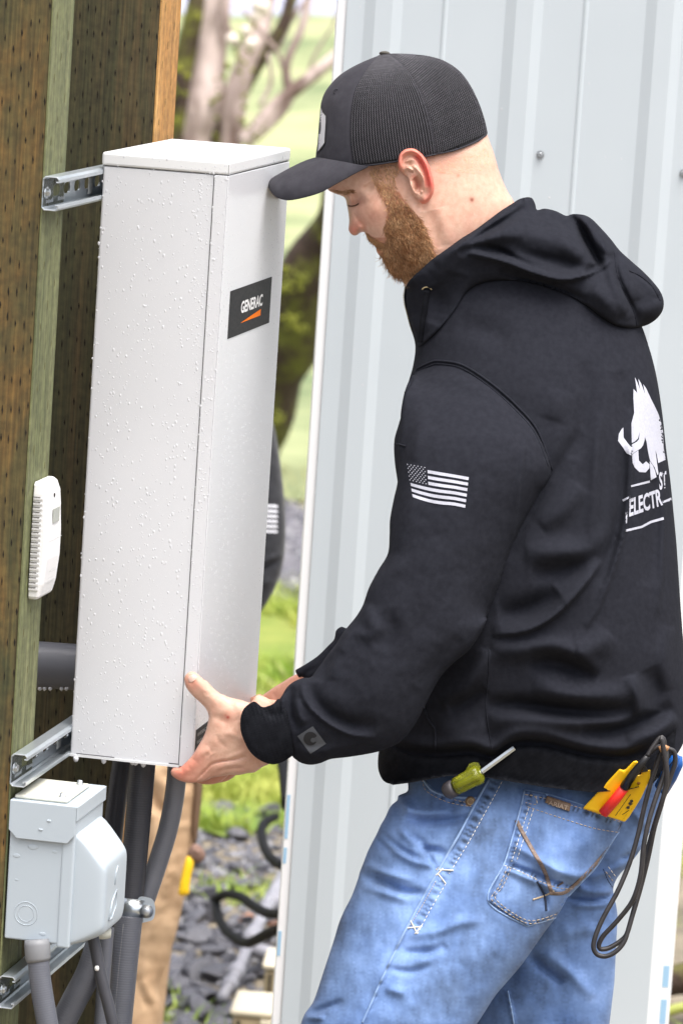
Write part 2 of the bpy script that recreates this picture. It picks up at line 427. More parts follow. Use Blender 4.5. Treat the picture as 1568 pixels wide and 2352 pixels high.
# ---- stones
def rockmesh(name, seed, col_m, sub=2, flat=.6):
    bm = bmesh.new(); bmesh.ops.create_icosphere(bm, subdivisions=sub, radius=1)
    r = random.Random(seed); pl = [Vector((r.gauss(0, 1), r.gauss(0, 1), r.gauss(0, 1))).normalized() for _ in range(9)]; dd = [r.uniform(.45, .8) for _ in pl]
    for v in bm.verts:
        for p, d in zip(pl, dd):
            s_ = v.co.dot(p)
            if s_ > d: v.co -= p * (s_ - d)
        v.co.z *= flat; v.co.x *= 1.25
    me = bpy.data.meshes.new(name); bm.to_mesh(me); bm.free(); me.materials.append(col_m); return me
m_gp_ = None
m_stone = mat('basalt_stone', (.022, .022, .028), .38, (.14, .14, .16), 12, 6, bump=.4, bscale=30, dist=.004)
m_stone2 = mat('brown_stone', (.30, .13, .07), .7, (.42, .22, .13), 12, 5, bump=.4, bscale=30, dist=.004)
rocks = [rockmesh('stone', i, m_stone, 2) for i in range(5)]
sp = thing('stone_pile', 'heap of dark wet broken stones on the ground beyond the tan trousers', 'stones', (-.35, 10.4, -.6))
r = random.Random(3); cnt = 0
while cnt < 260:
    y = r.uniform(9.1, 11.9); x = r.uniform(-.052, .006) * y
    if r.random() > (1.0 if y < 10.75 else .22): continue
    me = rocks[cnt % 5]; o = bpy.data.objects.new('stone', me); C.objects.link(o); o.parent = sp
    s_ = r.uniform(.018, .042) * (1.2 if y < 10 else 1)
    o.location = Vector((x, y, float(gz(x, y)) + s_ * .35)) - BASE[sp]; o.scale = (s_, s_, s_)
    o.rotation_euler = (r.uniform(-.6, .6), r.uniform(-.6, .6), r.uniform(0, 6.3)); cnt += 1
V = []; F = []; rg = np.random.default_rng(5)
for i in range(5200):
    y = 9.0 + rg.random() * 3.2 if i < 3400 else 15.4 + rg.random() * 2.6; x = (rg.random() * .075 - .06) * y; s_ = (.012 if i < 3400 else .03) * (.5 + rg.random()); z = float(gz(x, y)) + s_ * .2
    k = len(V); a = rg.random() * 6
    for q in range(4): V.append((x + s_ * math.cos(a + q * 1.57) * (1 + .4 * rg.random()), y + s_ * math.sin(a + q * 1.57), z))
    V.append((x, y, z + s_ * .8)); F += [(k, k + 1, k + 4), (k + 1, k + 2, k + 4), (k + 2, k + 3, k + 4), (k + 3, k, k + 4)]
g = mesh('gravel', V, F, m_stone, smooth=False); g['kind'] = 'stuff'
bricks = [(1300, 1020, 70, 'rusty orange stone lying under the diagonal grey pipe'), (1440, 1040, 55, 'orange brown stone between the grey pipe and the steel wall')]
def gpt(u, v):     # ground point seen at (u, v)
    d = (P(u, v, 1) - CAM); t = (-.6 - CAMZ) / d.z; q = CAM + d * t
    for _ in range(3): t = (float(gz(q.x, q.y)) - CAMZ) / d.z; q = CAM + d * t
    return q
for i, (a, b_, s_, lb) in enumerate(bricks):
    u, v = ZI([(a, b_)])[0]; q = gpt(u, v + 8); me = rockmesh('rusty_stone', 40 + i, m_stone2, 2, .8)
    o = bpy.data.objects.new('rusty_stone', me); C.objects.link(o); R = s_ * .4394 * q.y / FPX * .8
    o.location = q + Vector((0, 0, R * .4)); o.scale = (R, R, R); o.rotation_euler = (0, .3, i)
    tag(o, lb, 'stone', 'orange stones')

# ---- trees
m_bark = mat('bark', (.16, .105, .09), .9, (.62, .50, .46), 6, 7, bump=.9, bscale=25, dist=.02, lo=.38, hi=.62, stretch=(1, 1, .35))
m_bark2 = mat('mossy_bark', (.055, .035, .025), .9, (.13, .13, .025), 5, 7, bump=.9, bscale=25, dist=.02, lo=.45, hi=.58)
m_moss = mat('moss', (.09, .10, .012), .95, (.24, .25, .03), 9, 5, bump=.8, bscale=60, dist=.01)
def limb(mb, pts, D, r0_, r1_, n=12, wob=.012, seed=0):
    c = crom([(p[0], p[1]) for p in pts], 18); N = len(c); q = []; rr = []
    for i, a in enumerate(c):
        dd = D if not isinstance(D, tuple) else D[0] + (D[1] - D[0]) * i / (N - 1)
        p = P(a[0], a[1], dd); j = noise.noise_vector(p * 3.0 + Vector((seed, 0, 0))) * wob; q.append(p + j)
        rr.append((r0_ + (r1_ - r0_) * i / (N - 1)) * (1 + .18 * noise.noise(p * 5)))
    mb.add(*tubeg(q, rr, n))
TD = 21.0
base1 = gpt(470, 940)
tr = thing('tree', 'old tree with pale bark forking into several trunks behind the white cabinet', 'tree', base1)
for nm, pts, a, b_, mt in [
    ('trunk', [(478, 930), (470, 700), (455, 450), (450, 310), (478, 140), (500, -60)], .11, .075, m_bark),
    ('trunk', [(430, 935), (425, 700), (418, 400), (424, 200), (452, 20), (460, -60)], .10, .055, m_bark2),
    ('trunk', [(510, 935), (520, 600), (522, 330), (548, 200), (596, 60), (625, -60)], .085, .05, m_bark),
    ('trunk', [(500, 935), (500, 500), (494, 330), (540, 240), (640, 80), (690, -60)], .05, .03, m_bark2)]:
    mb = MB(); limb(mb, pts, TD, a, b_, 14, .03, a * 100); mb.build(nm, mt, tr)
for pts, a, b_, D in [([(555, 330), (610, 272), (672, 215), (730, 165), (800, 105)], .045, .028, 20.8), ([(668, 215), (660, 150), (690, 60), (712, -60)], .026, .015, 20.8),
                      ([(662, 190), (640, 130), (610, 90), (560, 20)], .014, .008, 20.8), ([(560, 330), (600, 300), (650, 255), (672, 215)], .03, .03, 20.8), ([(545, 110), (520, 60), (515, -30)], .02, .015, 20.9),
                      ([(640, 110), (670, 40), (740, -40)], .014, .008, 21.2), ([(700, 190), (720, 130), (770, 40), (790, -20)], .008, .005, 21.4), ([(600, 250), (622, 190), (615, 120)], .012, .008, 20.5)]:
    mb = MB(); limb(mb, pts, D, a, b_, 8, .02); mb.build('branch', m_bark, tr)
mb = MB()
for (u, v, D, R) in [(545, 110, 20.8, .07), (410, 180, 20.9, .08), (575, 95, 20.8, .05), (500, 230, 20.9, .06), (560, 290, 20.7, .06), (560, 170, 20.8, .05), (405, 230, 20.9, .07), (590, 310, 20.6, .04), (437, 45, 20.9, .05)]:
    for k in range(9):
        p = P(u, v, D) + Vector((random.gauss(0, R * .35), random.gauss(0, R * .3), random.gauss(0, R * 1.4)))
        bm = bmesh.new(); bmesh.ops.create_icosphere(bm, subdivisions=1, radius=R * random.uniform(.12, .26)); mb.add([v_.co + p for v_ in bm.verts], [[v_.index for v_ in f.verts] for f in bm.faces]); bm.free()
mo = mb.build('moss', m_moss, tr, kind='stuff')
m_berry = mat('pale_lichen', (.75, .66, .58), .9)
mb = MB()
for (u, v, R) in [(598, 14, .045), (588, 38, .03), (606, 22, .03), (565, 70, .025), (533, 90, .03), (576, 100, .03)]:
    bm = bmesh.new(); bmesh.ops.create_icosphere(bm, subdivisions=2, radius=R); p = P(u, v, 20.55); mb.add([v_.co + p for v_ in bm.verts], [[v_.index for v_ in f.verts] for f in bm.faces]); bm.free()
mb.build('lichen', m_berry, tr, kind='stuff')
tr2 = thing('tree', 'leaning dark trunk covered in bright moss between cabinet and steel wall', 'tree', gpt(600, 1010))
mb = MB(); limb(mb, [(572, 1075), (590, 1010), (615, 930), (650, 820), (695, 700), (745, 575), (810, 440), (900, 250), (960, 60)], (19.2, 17.5), .13, .09, 16, .05); tk = mb.build('trunk', m_bark2, tr2)
mb = MB()
rr = random.Random(9)
for (u, v, R, n) in [(652, 660, 24, 44), (690, 640, 22, 34), (668, 735, 20, 40), (655, 620, 18, 24), (690, 755, 18, 22), (640, 960, 16, 24), (745, 545, 14, 16)]:
    for k in range(n):
        a, b_ = rr.gauss(u, R * .45), rr.gauss(v, R * .4); p = P(a, b_, 18.2 + rr.gauss(0, .12)); q = R * 18 / FPX * rr.uniform(.12, .32)
        bm = bmesh.new(); bmesh.ops.create_icosphere(bm, subdivisions=1, radius=q); mb.add([v_.co + p for v_ in bm.verts], [[v_.index for v_ in f.verts] for f in bm.faces]); bm.free()
mb.build('moss', m_moss, tr2, kind='stuff')
# bushes in the far meadow: soft darker masses behind
m_bush = mat('bush_leaf', (.16, .22, .09), .9, (.30, .36, .17), 1.0, 4)
for bi, (u, v, D, R, lb) in enumerate([(708, 935, 23, .20, 'small bush beside the leaning mossy trunk foot')]):
    c0 = P(u, v, D); V = []; F = []
    for k in range(420):
        d = Vector((rr.gauss(0, 1), rr.gauss(0, 1), rr.gauss(0, .55))); d = d.normalized() * R * rr.random() ** .4; d.z *= .6; p = c0 + d; a = Vector((rr.gauss(0, 1), rr.gauss(0, 1), rr.gauss(0, 1))).normalized() * R * .10; b_ = a.orthogonal().normalized() * R * .07
        n = len(V); V += [p - a, p + b_, p + a, p - b_]; F.append((n, n + 1, n + 2, n + 3))
    o = mesh('bush', V, F, m_bush, base=(c0.x, c0.y, float(gz(c0.x, c0.y)))); tag(o, lb, 'bush', 'meadow bushes')

# ---- pipes, hoses and cases on the ground beyond
m_pvc = mat('grey_pvc', (.20, .20, .225), .45, (.27, .27, .30), 8, 4)
m_hose = mat('black_hose', (.008, .008, .009), .7, spec=.08)
pp = thing('pipe_assembly', 'grey plastic pipe with couplings lying diagonally over dark stones', 'pipe', gpt(590, 2250))
def zi(x, y, D): u, v = ZI([(x, y)])[0]; return P(u, v, D)
MB().add(*tubeg([zi(1500, 770, 10.9), zi(1440, 880, 10.75), zi(1380, 980, 10.6), zi(1315, 1110, 10.45), zi(1240, 1290, 10.25), zi(1160, 1430, 10.05)], [.020, .020, .016, .015, .014, .014], 14)).build('pipe', m_pvc, pp)
for (a, b_, D, R, l) in [(1425, 925, 10.7, .026, .03), (1318, 1110, 10.45, .023, .035), (1235, 1290, 10.25, .020, .03), (1200, 1360, 10.15, .020, .02)]:
    q = zi(a, b_, D); q2 = zi(a - 20, b_ + 36, D - .05); d = (q2 - q).normalized() * l
    MB().add(*tubeg([q - d, q - d * .8, q + d * .8, q + d], [R * .9, R, R, R * .9], 14)).build('coupling', m_pvc, pp)
MB().add(*tubeg([zi(1310, 1170, 10.4), zi(1400, 1195, 10.4), zi(1480, 1215, 10.4)], .018, 12)).build('tee', m_pvc, pp)
for pts, R, lb in [([(1120, 915), (1180, 885), (1260, 900), (1330, 950), (1400, 985), (1490, 990)], .011, 'thick black hose arching over stones to the steel wall'),
                   ([(1130, 920), (1135, 990), (1170, 1060), (1240, 1120), (1300, 1140), (1400, 1090), (1480, 1060)], .011, 'lower loop of black hose lying on the dark stones'),
                   ([(1440, 480), (1375, 520), (1370, 600), (1410, 690), (1490, 745)], .011, 'upright curl of black hose in front of the lawn'),
                   ([(1480, 150), (1497, 260), (1515, 420)], .016, 'black hose hanging beside the wall edge under the sleeve')]:
    D = 10.6 if R != .016 else 9.2
    q = [zi(a[0], a[1], D - .1 * i) for i, a in enumerate(crom(pts, 25))]
    o = MB().add(*tubeg(q, R, 12)).build('black_hose', m_hose, base=q[0]); tag(o, lb, 'hose', 'black hoses on the ground')
m_beige = mat('beige_plastic', (.42, .33, .19), .5, (.50, .41, .26), 4, 3)
m_cream = mat('cream_plastic', (.62, .56, .42), .45)
def case(lb, u0, v0, u1, v1, D, dep_):
    q = P(u0, v1, D); wx = (u1 - u0) * D / FPX; hz = (v1 - v0) * D / FPX
    t = thing('plastic_case', lb, 'case', q, 'beige plastic cases')
    X_ = Vector((1, -.06, 0)).normalized(); Y_ = Vector((.06, 1, 0)).normalized(); Z_ = Vector((0, 0, 1))
    o = mesh('body', *boxg(q, X_ * wx, Y_ * dep_, Z_ * hz * .86), m_beige, t); bevel(o, .012, 3)
    o = mesh('lid', *boxg(q - X_ * .006 - Y_ * .006 + Z_ * hz * .865, X_ * (wx + .012), Y_ * (dep_ + .012), Z_ * hz * .14), m_cream, t); bevel(o, .012, 3)
    o = mesh('rib', *boxg(q + X_ * .012 - Y_ * .004, X_ * .006, Y_ * .006, Z_ * hz * .8), m_hose, t)
    o = mesh('latch', *boxg(q + X_ * wx * .4 + Z_ * hz * .55 - Y_ * .012, X_ * .03, Y_ * .012, Z_ * .04), m_cream, t); bevel(o, .003)
case('tall beige plastic case tucked against the steel wall edge', 600, 2208, 700, 2330, 10.0, .14)
case('low beige plastic case in front of the taller one by the wall', 526, 2312, 690, 2450, 9.6, .16)

# things showing past the far edge of the wall
def lumpy(name, c0, rx, ry, rz, m, sub=3):
    bm = bmesh.new(); bmesh.ops.create_icosphere(bm, subdivisions=sub, radius=1); V = []
    for v_ in bm.verts: k = 1 + .22 * noise.noise(v_.co * 1.7 + Vector((c0.x, 0, 0))); V.append(c0 + Vector((v_.co.x * rx * k, v_.co.y * ry * k, v_.co.z * rz * k)))
    F = [[v_.index for v_ in f.verts] for f in bm.faces]; bm.free(); return mesh(name, V, F, m, base=(c0.x, c0.y, c0.z - rz))
o = MB(); limb(o, [(1520, 2262), (1560, 2248), (1640, 2240), (1760, 2245)], 10.2, .035, .05, 12, .02); o = o.build('log', m_bark2, base=gpt(1600, 2262)); tag(o, 'dark log on the ground past the wrapped wall edge', 'log')
o = lumpy('boulder', gpt(1610, 1920) + Vector((0, 0, .04)), .09, .08, .06, m_stone); tag(o, 'black boulder on grey gravel past the wall edge', 'boulder')
o = MB().add(*tubeg([P(a[0], a[1], 9.9) for a in crom([(1500, 2338), (1550, 2318), (1640, 2305), (1800, 2310)], 14)], .012, 10)).build('garden_hose', mat('olive_hose', (.30, .33, .07), .5), base=gpt(1560, 2340)); tag(o, 'yellow green hose on the ground past the wall edge', 'hose')
# ---- steel clad wall behind the man
WD = 6.9
m_steel = mat('painted_steel', (.515, .57, .605), .38, (.545, .60, .635), 2.0, 3, bump=.06, bscale=40, dist=.001)
m_wrap = mat('white_wrap', (.86, .87, .88), .5)
m_blue = mat('blue_print', (.34, .55, .74), .5)
m_screw = mat('zinc_screw', (.55, .58, .60), .35, metal=.9)
qL = P(640, 2352, WD); wbase = Vector((qL.x, qL.y, -.0))
wall = thing('steel_wall', 'tall light grey ribbed steel cladding panel behind the man in black', 'wall', (qL.x, qL.y, 0))
WX = Vector((math.cos(.03), math.sin(.03), 0)); WY = Vector((-WX.y, WX.x, 0)); WZt = 3.3
wid = (1490 - 640) * WD / FPX
def wpos(u):          # distance along the wall of picture column u on row 1176+
    return (u - 640) * WD / FPX
# rib profile: list of (x, out)
prof = [(0.004, 0)]
def rib(c, wtop, wbot, h): prof.extend([(c - wbot / 2, 0), (c - wtop / 2, h), (c + wtop / 2, h), (c + wbot / 2, 0)])
pitch = .2150
majors = [.060 + pitch * i for i in range(3)]
for i, c in enumerate(majors):
    rib(c, .026, .058, .0065)
    if i < 2:
        rib(c + .094, .003, .009, .002)
prof.append((wid - .004, 0))
prof = [p for p in sorted(prof) if p[0] <= wid - .004]
V = []; F = []
for x, h in prof:
    for z in (0.0, WZt): V.append(Vector((qL.x, qL.y, 0)) + WX * x - WY * h + Vector((0, 0, z)))
for i in range(len(prof) - 1): F.append((2 * i, 2 * i + 2, 2 * i + 3, 2 * i + 1))
panel = mesh('steel_panel', V, F, m_steel, wall, smooth=False); sm = panel.modifiers.new('thick', 'SOLIDIFY'); sm.thickness = .001
bv = panel.modifiers.new('bevel', 'BEVEL'); bv.width = .003; bv.segments = 2; bv.limit_method = 'ANGLE'; bv.angle_limit = .2
core = mesh('sheathing', *boxg(Vector((qL.x, qL.y, 0)) - WX * .010 + WY * .004, WX * (wid + .041), WY * .10, Vector((0, 0, WZt))), m_wrap, wall, smooth=False)
# blue print on the wrap, where it shows past both edges of the panel
mb = MB()
for side in (0, 1):
    x0 = -.0098 if side == 0 else wid + .016
    for z0, z1 in ([(.53, .60), (.49, .515), (.34, .38)] if side == 0 else [(.325, .36), (.265, .305), (.20, .24)]):
        mb.add(*boxg(Vector((qL.x, qL.y, 0)) + WX * x0 + WY * .0035 + Vector((0, 0, z0)), WX * (.0050 if side == 0 else .0095), WY * .0004, Vector((0, 0, z1 - z0))))
mb.build('printed_marks', m_blue, wall, smooth=False)
bw = bvh(panel)
def screw(u, v, parent, m, D, R=.006):
    q = P(u, v, D); d = (CAM - q).normalized(); d = Vector((d.x, d.y, 0)).normalized()
    mb = MB(); mb.add(*tubeg([q, q + d * .0015], R, 14)); mb.add(*tubeg([q + d * .0015, q + d * .006, q + d * .0068], [R * .62, R * .62, R * .5], 6)); return mb.build('screw', m, parent, smooth=False)
for (u, v) in [(1240, 355), (1568, 398)]:
    h = hit(bw, u, v)
    if h: screw(u, v, wall, m_screw, (h - CAM).dot(f0))
# rain drops on the steel
def drops(name, bv_, n, box, rmin, rmax, m, parent, seed, keep=None, elong=1.0):
    r = random.Random(seed); mb = MB()
    for _ in range(n):
        u, v = r.uniform(box[0], box[2]), r.uniform(box[1], box[3])
        if keep and not keep(u, v): continue
        d = (P(u, v, 1.0) - CAM).normalized(); h = bv_.ray_cast(CAM, d)
        if h[0] is None: continue
        nrm = h[1]; nrm = nrm if nrm.dot(d) < 0 else -nrm
        R = rmin + (rmax - rmin) * r.random() ** 4
        t = nrm.cross(Vector((0, 0, 1))).normalized(); up = t.cross(nrm).normalized()
        if abs(nrm.z) > .8: t = Vector((1, 0, 0)); up = Vector((0, 1, 0))
        if up.z < 0: up = -up
        e = elong * r.uniform(.9, 1.5) if R > (rmin + rmax) * .35 else 1; V = []
        for (rr_, zz) in ((1, -.05), (.82, .12), (.5, .20)):
            for k in range(7):
                a = k * 2 * math.pi / 7; V.append(h[0] + (t * math.cos(a) + up * math.sin(a) * e) * R * rr_ + nrm * R * zz)
        V.append(h[0] + nrm * R * .22); F = []
        for a in range(2):
            for k in range(7): F.append((a * 7 + k, a * 7 + (k + 1) % 7, (a + 1) * 7 + (k + 1) % 7, (a + 1) * 7 + k))
        for k in range(7): F.append((14 + k, 14 + (k + 1) % 7, 21))
        mb.add(V, F)
    return mb.build(name, m, parent, kind='stuff')
m_water = mat('rain_water', (.67, .68, .71), .03, spec=1.0)
drops('rain_drops', bw, 150, (800, 0, 1568, 900), 0.0005, .0015, m_water, wall, 11)
# ================================================================== LEFT: posts, struts, cabinet, conduits
TH = math.atan(2031 * math.cos(PITCH) / 1e4)
DR = Vector((math.sin(TH), math.cos(TH), 0))           # away, along the struts and the label face
DS = Vector((-math.cos(TH), math.sin(TH), 0))          # to the left, along the cabinet side
ZZ = Vector((0, 0, 1))
def woodmat(name, c1, c2, c3, big, fx, fz, lo=.4, hi=.62, wet=.7):
    m = bpy.data.materials.new(name); m.use_nodes = True; t = m.node_tree; L = t.links.new; b = t.nodes['Principled BSDF']; b.inputs['Roughness'].default_value = wet
    tc = t.nodes.new('ShaderNodeTexCoord'); mp = t.nodes.new('ShaderNodeMapping'); mp.inputs['Scale'].default_value = (fx, fx, fz); L(tc.outputs['Object'], mp.inputs[0])
    n1 = t.nodes.new('ShaderNodeTexNoise'); n1.inputs['Scale'].default_value = big; n1.inputs['Detail'].default_value = 6; n1.inputs['Roughness'].default_value = .65; n1.inputs['Distortion'].default_value = .6; L(mp.outputs[0], n1.inputs['Vector'])
    mp2 = t.nodes.new('ShaderNodeMapping'); mp2.inputs['Scale'].default_value = (60, 60, 1.6); L(tc.outputs['Object'], mp2.inputs[0])
    n2 = t.nodes.new('ShaderNodeTexNoise'); n2.inputs['Scale'].default_value = 5; n2.inputs['Detail'].default_value = 4; L(mp2.outputs[0], n2.inputs['Vector'])
    n3 = t.nodes.new('ShaderNodeTexNoise'); n3.inputs['Scale'].default_value = 90; n3.inputs['Detail'].default_value = 5; L(tc.outputs['Object'], n3.inputs['Vector'])
    r = t.nodes.new('ShaderNodeValToRGB'); e = r.color_ramp.elements; e[0].position = lo; e[0].color = (*c1, 1); e[1].position = hi; e[1].color = (*c3, 1); k = e.new((lo + hi) / 2); k.color = (*c2, 1); L(n1.outputs['Fac'], r.inputs[0])
    def mul(a, fac_out, lo_, hi_):
        mr = t.nodes.new('ShaderNodeMapRange'); mr.inputs['From Min'].default_value = .3; mr.inputs['From Max'].default_value = .7; mr.inputs['To Min'].default_value = lo_; mr.inputs['To Max'].default_value = hi_; L(fac_out, mr.inputs['Value'])
        mx = t.nodes.new('ShaderNodeMix'); mx.data_type = 'RGBA'; mx.blend_type = 'MULTIPLY'; mx.inputs[0].default_value = 1; L(a, mx.inputs[6]); L(mr.outputs[0], mx.inputs[7]); return mx.outputs[2]
    o_ = mul(mul(r.outputs[0], n2.outputs['Fac'], .62, 1.35), n3.outputs['Fac'], .75, 1.25); L(o_, b.inputs['Base Color'])
    bp = t.nodes.new('ShaderNodeBump'); bp.inputs['Strength'].default_value = .7; bp.inputs['Distance'].default_value = .0015; L(n2.outputs['Fac'], bp.inputs['Height']); L(bp.outputs[0], b.inputs['Normal'])
    MATS[name] = m; return m
m_wood = woodmat('treated_wood', (.046, .048, .017), (.090, .066, .021), (.165, .090, .023), 4.5, 3.0, .9, .36, .66)
m_woodg = woodmat('green_treated_wood', (.085, .10, .04), (.14, .15, .065), (.20, .205, .10), 5, 6, .35, .3, .7)
m_woodo = woodmat('fresh_wood', (.28, .125, .03), (.40, .20, .055), (.50, .29, .10), 5, 6, .4, .3, .7)
m_woodd = woodmat('wet_dark_wood', (.036, .038, .015), (.060, .050, .020), (.10, .062, .024), 4, 7, .3, .32, .68)
m_slit = mat('incision', (.012, .009, .006), .95)
corner1 = P(103, 400, 5.21); corner1 = Vector((corner1.x, corner1.y, 0))
corner2 = corner1 + DR * 0.525
def zat(u, v, off=0.0):      # height of what shows at (u, v) on the upright plane of the post fronts
    d = P(u, v, 1) - CAM; t = (corner1 + DR * off - CAM).dot(DR) / d.dot(DR); return (CAM + d * t).z
def post(lb, c, wfront, dside, mf, ms, msname, leftext=0, seed=1):
    t = thing('wooden_post', lb, 'post', c, 'treated timber posts')
    H = 3.3
    # timber drawn as a closed box, the narrow right-hand face given its own board
    o = mesh('timber', *boxg(c + DS * wfront + Vector((0, 0, -.4)), -DS * (wfront - .002), DR * dside, ZZ * (H + .4)), mf, t, smooth=False); bevel(o, .003, 2)
    o2 = mesh('side_face', *boxg(c + DS * .0021 + Vector((0, 0, -.4)) - DR * .0004, -DS * .0021, DR * (dside + .0008), ZZ * (H + .4)), ms, t, smooth=False)
    r = random.Random(seed); mb = MB()
    cols = int(wfront / .0105)
    for i in range(cols):
        x = .005 + i * .0105; z = .5 + (i % 3) * .013 + r.uniform(-.004, .004)
        while z < 2.2:
            xx = x + r.gauss(0, .0006); a = c + DS * xx - DR * .0006 + ZZ * z; l = r.uniform(.0034, .0060); wd = r.uniform(.0006, .0011)
            V = [a - DS * wd * .3 - ZZ * l, a + DS * wd, a + DS * wd * .2 + ZZ * l, a - DS * wd]; V2 = [p + DR * .0012 for p in V]; 
            mb.add(V + V2, [(0, 1, 2, 3), (0, 4, 5, 1), (1, 5, 6, 2), (2, 6, 7, 3), (3, 7, 4, 0)]); z += .038 * (2 if r.random() < .12 else 1) + r.gauss(0, .005)
    mb.build('incision', m_slit, t, kind='stuff', smooth=False)
    mb = MB()
    for i in range(3):
        x = .02 + i * .026; z = .5 + i * .025
        while z < 2.2:
            a = c - DS * .0003 + DR * (x + r.gauss(0, .001)) + ZZ * z; l = r.uniform(.004, .006); wd = .0008
            V = [a - DR * wd * .3 - ZZ * l, a + DR * wd, a + DR * wd * .2 + ZZ * l, a - DR * wd]; mb.add(V + [p + DS * .0008 for p in V], [(3, 2, 1, 0), (0, 1, 5, 4), (1, 2, 6, 5), (2, 3, 7, 6), (3, 0, 4, 7)]); z += .075
    mb.build('edge_incision', mat('edge_slit', (.10, .085, .03), .9), t, kind='stuff', smooth=False)
    return t, o
p1, p1o = post('nearest treated post with wide brown face and pale green edge', corner1, .30, .092, m_wood, m_woodg, 'green', seed=1)
p2, p2o = post('rear treated post with dark olive face and fresh orange edge', corner2, .30, .104, m_woodd, m_woodo, 'orange', seed=2)
# ---- struts
m_zinc = mat('galvanised_steel', (.50, .56, .60), .33, (.68, .73, .77), 9, 5, metal=.75, bump=.12, bscale=30, dist=.001)
m_zdark = mat('rail_opening', (.02, .02, .022), .6)
m_tag = mat('paper_label', (.70, .72, .70), .6)
def strut(lb, u, v, back=0.005):
    q = corner1 + ZZ * zat(u, v) - DR * .006       # top left corner of the near end
    t = thing('steel_strut', lb, 'strut', q, 'galvanised strut channels')
    W = .0206; Hh = .0413; L = .66; th = .0018; lip = .0035; nX = -DS
    # C section polyline, opening faces nX: points (out, up)
    pr = [(W, -lip - .004), (W, -.003), (W - .003, 0), (.003, 0), (0, -.003), (0, -Hh + .003), (.003, -Hh), (W - .003, -Hh), (W, -Hh + .003), (W, -Hh + lip + .004)]
    pr = [(W - .004, -lip - .004)] + pr + [(W - .004, -Hh + lip + .004)]
    def loft(prs, name, openback=False):
        V = []; F = []
        for k in range(2):
            for (a, b) in prs: V.append(q + nX * a + ZZ * b + DR * (L * k))
        n = len(prs)
        for i in range(n - 1): F.append((i, i + 1, n + i + 1, n + i))
        return V, F
    # back web with slots: built as strips around holes
    top = pr[:6]; bot = pr[6:]
    for nm, seg in (('upper_flange', pr[:6]), ('lower_flange', pr[6:])):
        V, F = loft(seg, nm); o = mesh(nm, V, F, m_zinc, t, smooth=False); md = o.modifiers.new('t', 'SOLIDIFY'); md.thickness = th; md.offset = 1 if nm == 'upper_flange' else 1
        b = o.modifiers.new('b', 'BEVEL'); b.width = .0012; b.segments = 2; b.limit_method = 'ANGLE'
    # web grid with slotted holes
    zt0, zb0 = -.003, -Hh + .003; zc = (zt0 + zb0) / 2; pitch_ = .0476; hw, hh = .0142, .0070; a0 = 0.0; first = .052
    from mathutils.geometry import tessellate_polygon
    def W3(a, z, o_=0.0): return q + nX * o_ + DR * a + ZZ * z
    V = []; F = []; k = 0
    while a0 < L - .002:
        c = first + k * pitch_ + .012; k += 1; x1 = min(c + pitch_ / 2, L); rect = [(a0, zb0), (x1, zb0), (x1, zt0), (a0, zt0)]
        if c + hw < L - .004:
            ring = [(c + (hw - hh) * (1 if math.cos(t) > .01 else -1 if math.cos(t) < -.01 else 0) + hh * math.cos(t), zc + hh * math.sin(t)) for t in [2 * math.pi * j / 16 for j in range(16)]]
            loops = [rect, ring[::-1]]
        else: loops = [rect]
        tri = tessellate_polygon([[Vector((a, b, 0)) for a, b in l] for l in loops]); fl_pts = [p for l in loops for p in l]; n = len(V)
        V += [W3(a, z) for a, z in fl_pts] + [W3(a, z, -.0022) for a, z in fl_pts]; m_ = len(fl_pts)
        F += [tuple(n + x for x in f) for f in tri]
        if len(loops) > 1:
            for j in range(16): F.append((n + 4 + j, n + 4 + (j + 1) % 16, n + m_ + 4 + (j + 1) % 16, n + m_ + 4 + j))
        a0 = x1
    mesh('slotted_web', V, F, m_zinc, t, smooth=False)
    c = q + nX * .001 + DR * .012 + ZZ * zc
    mb = MB().add(*tubeg([c, c + nX * .002], .0075, 14)).add(*tubeg([c + nX * .002, c + nX * .005, c + nX * .0058], [.005, .005, .003], 6))
    mb.build('screw', m_screw, t, smooth=False)
    c = q + nX * .0012 + DR * .205 + ZZ * (zc)
    mesh('label', *boxg(c - ZZ * .013, DR * .02, nX * .0006, ZZ * .028), m_tag, t, smooth=False)
    mb = MB(); rr = random.Random(4)
    for st in (.018, .07):
        for k in range(7):
            a = q + nX * .0006 + DR * (st + k * .0045) + ZZ * (zb0 + .0045); mb.add(*boxg(a, DR * .0018, nX * .0005, ZZ * rr.uniform(.003, .0055)))
    mb.build('embossed_marks', mat('bright_zinc', (.85, .88, .9), .3, metal=.6), t, smooth=False, kind='stuff')
    return t
strut('upper galvanised strut rail crossing the posts at the cabinet top', 100, 403)
strut('middle galvanised strut rail just above the grey outlet box', 30, 1728)
strut('lowest galvanised strut rail under the grey outlet box', 8, 2238)
# rear strut continuation is hidden by the cabinet

# ---- cabinet
N0 = P(528, 372, 5.36)                 # top near corner of the lid
SW, LW, HT = .1625, .346, .763
mc_paint = mat('cabinet_paint', (.655, .665, .69), .28, (.685, .695, .72), 3, 3, bump=.05, bscale=300, dist=.0006)
mc_lid = mat('cabinet_lid_paint', (.74, .75, .755), .35)
mc_seam = mat('seam_shadow', (.10, .10, .105), .8)
cb = thing('electrical_cabinet', 'tall white rain wet steel cabinet held by the man in black', 'cabinet', N0 - ZZ * HT)
lidh = .0165; ov = .0018
nb = N0 + DS * ov + DR * ov - ZZ * lidh        # body top near corner
BH = HT - lidh
body = mesh('body', *boxg(nb - ZZ * BH, DS * (SW - ov * 2), DR * (LW - ov * 2), ZZ * BH), mc_paint, cb, smooth=False); bevel(body, .003, 4)
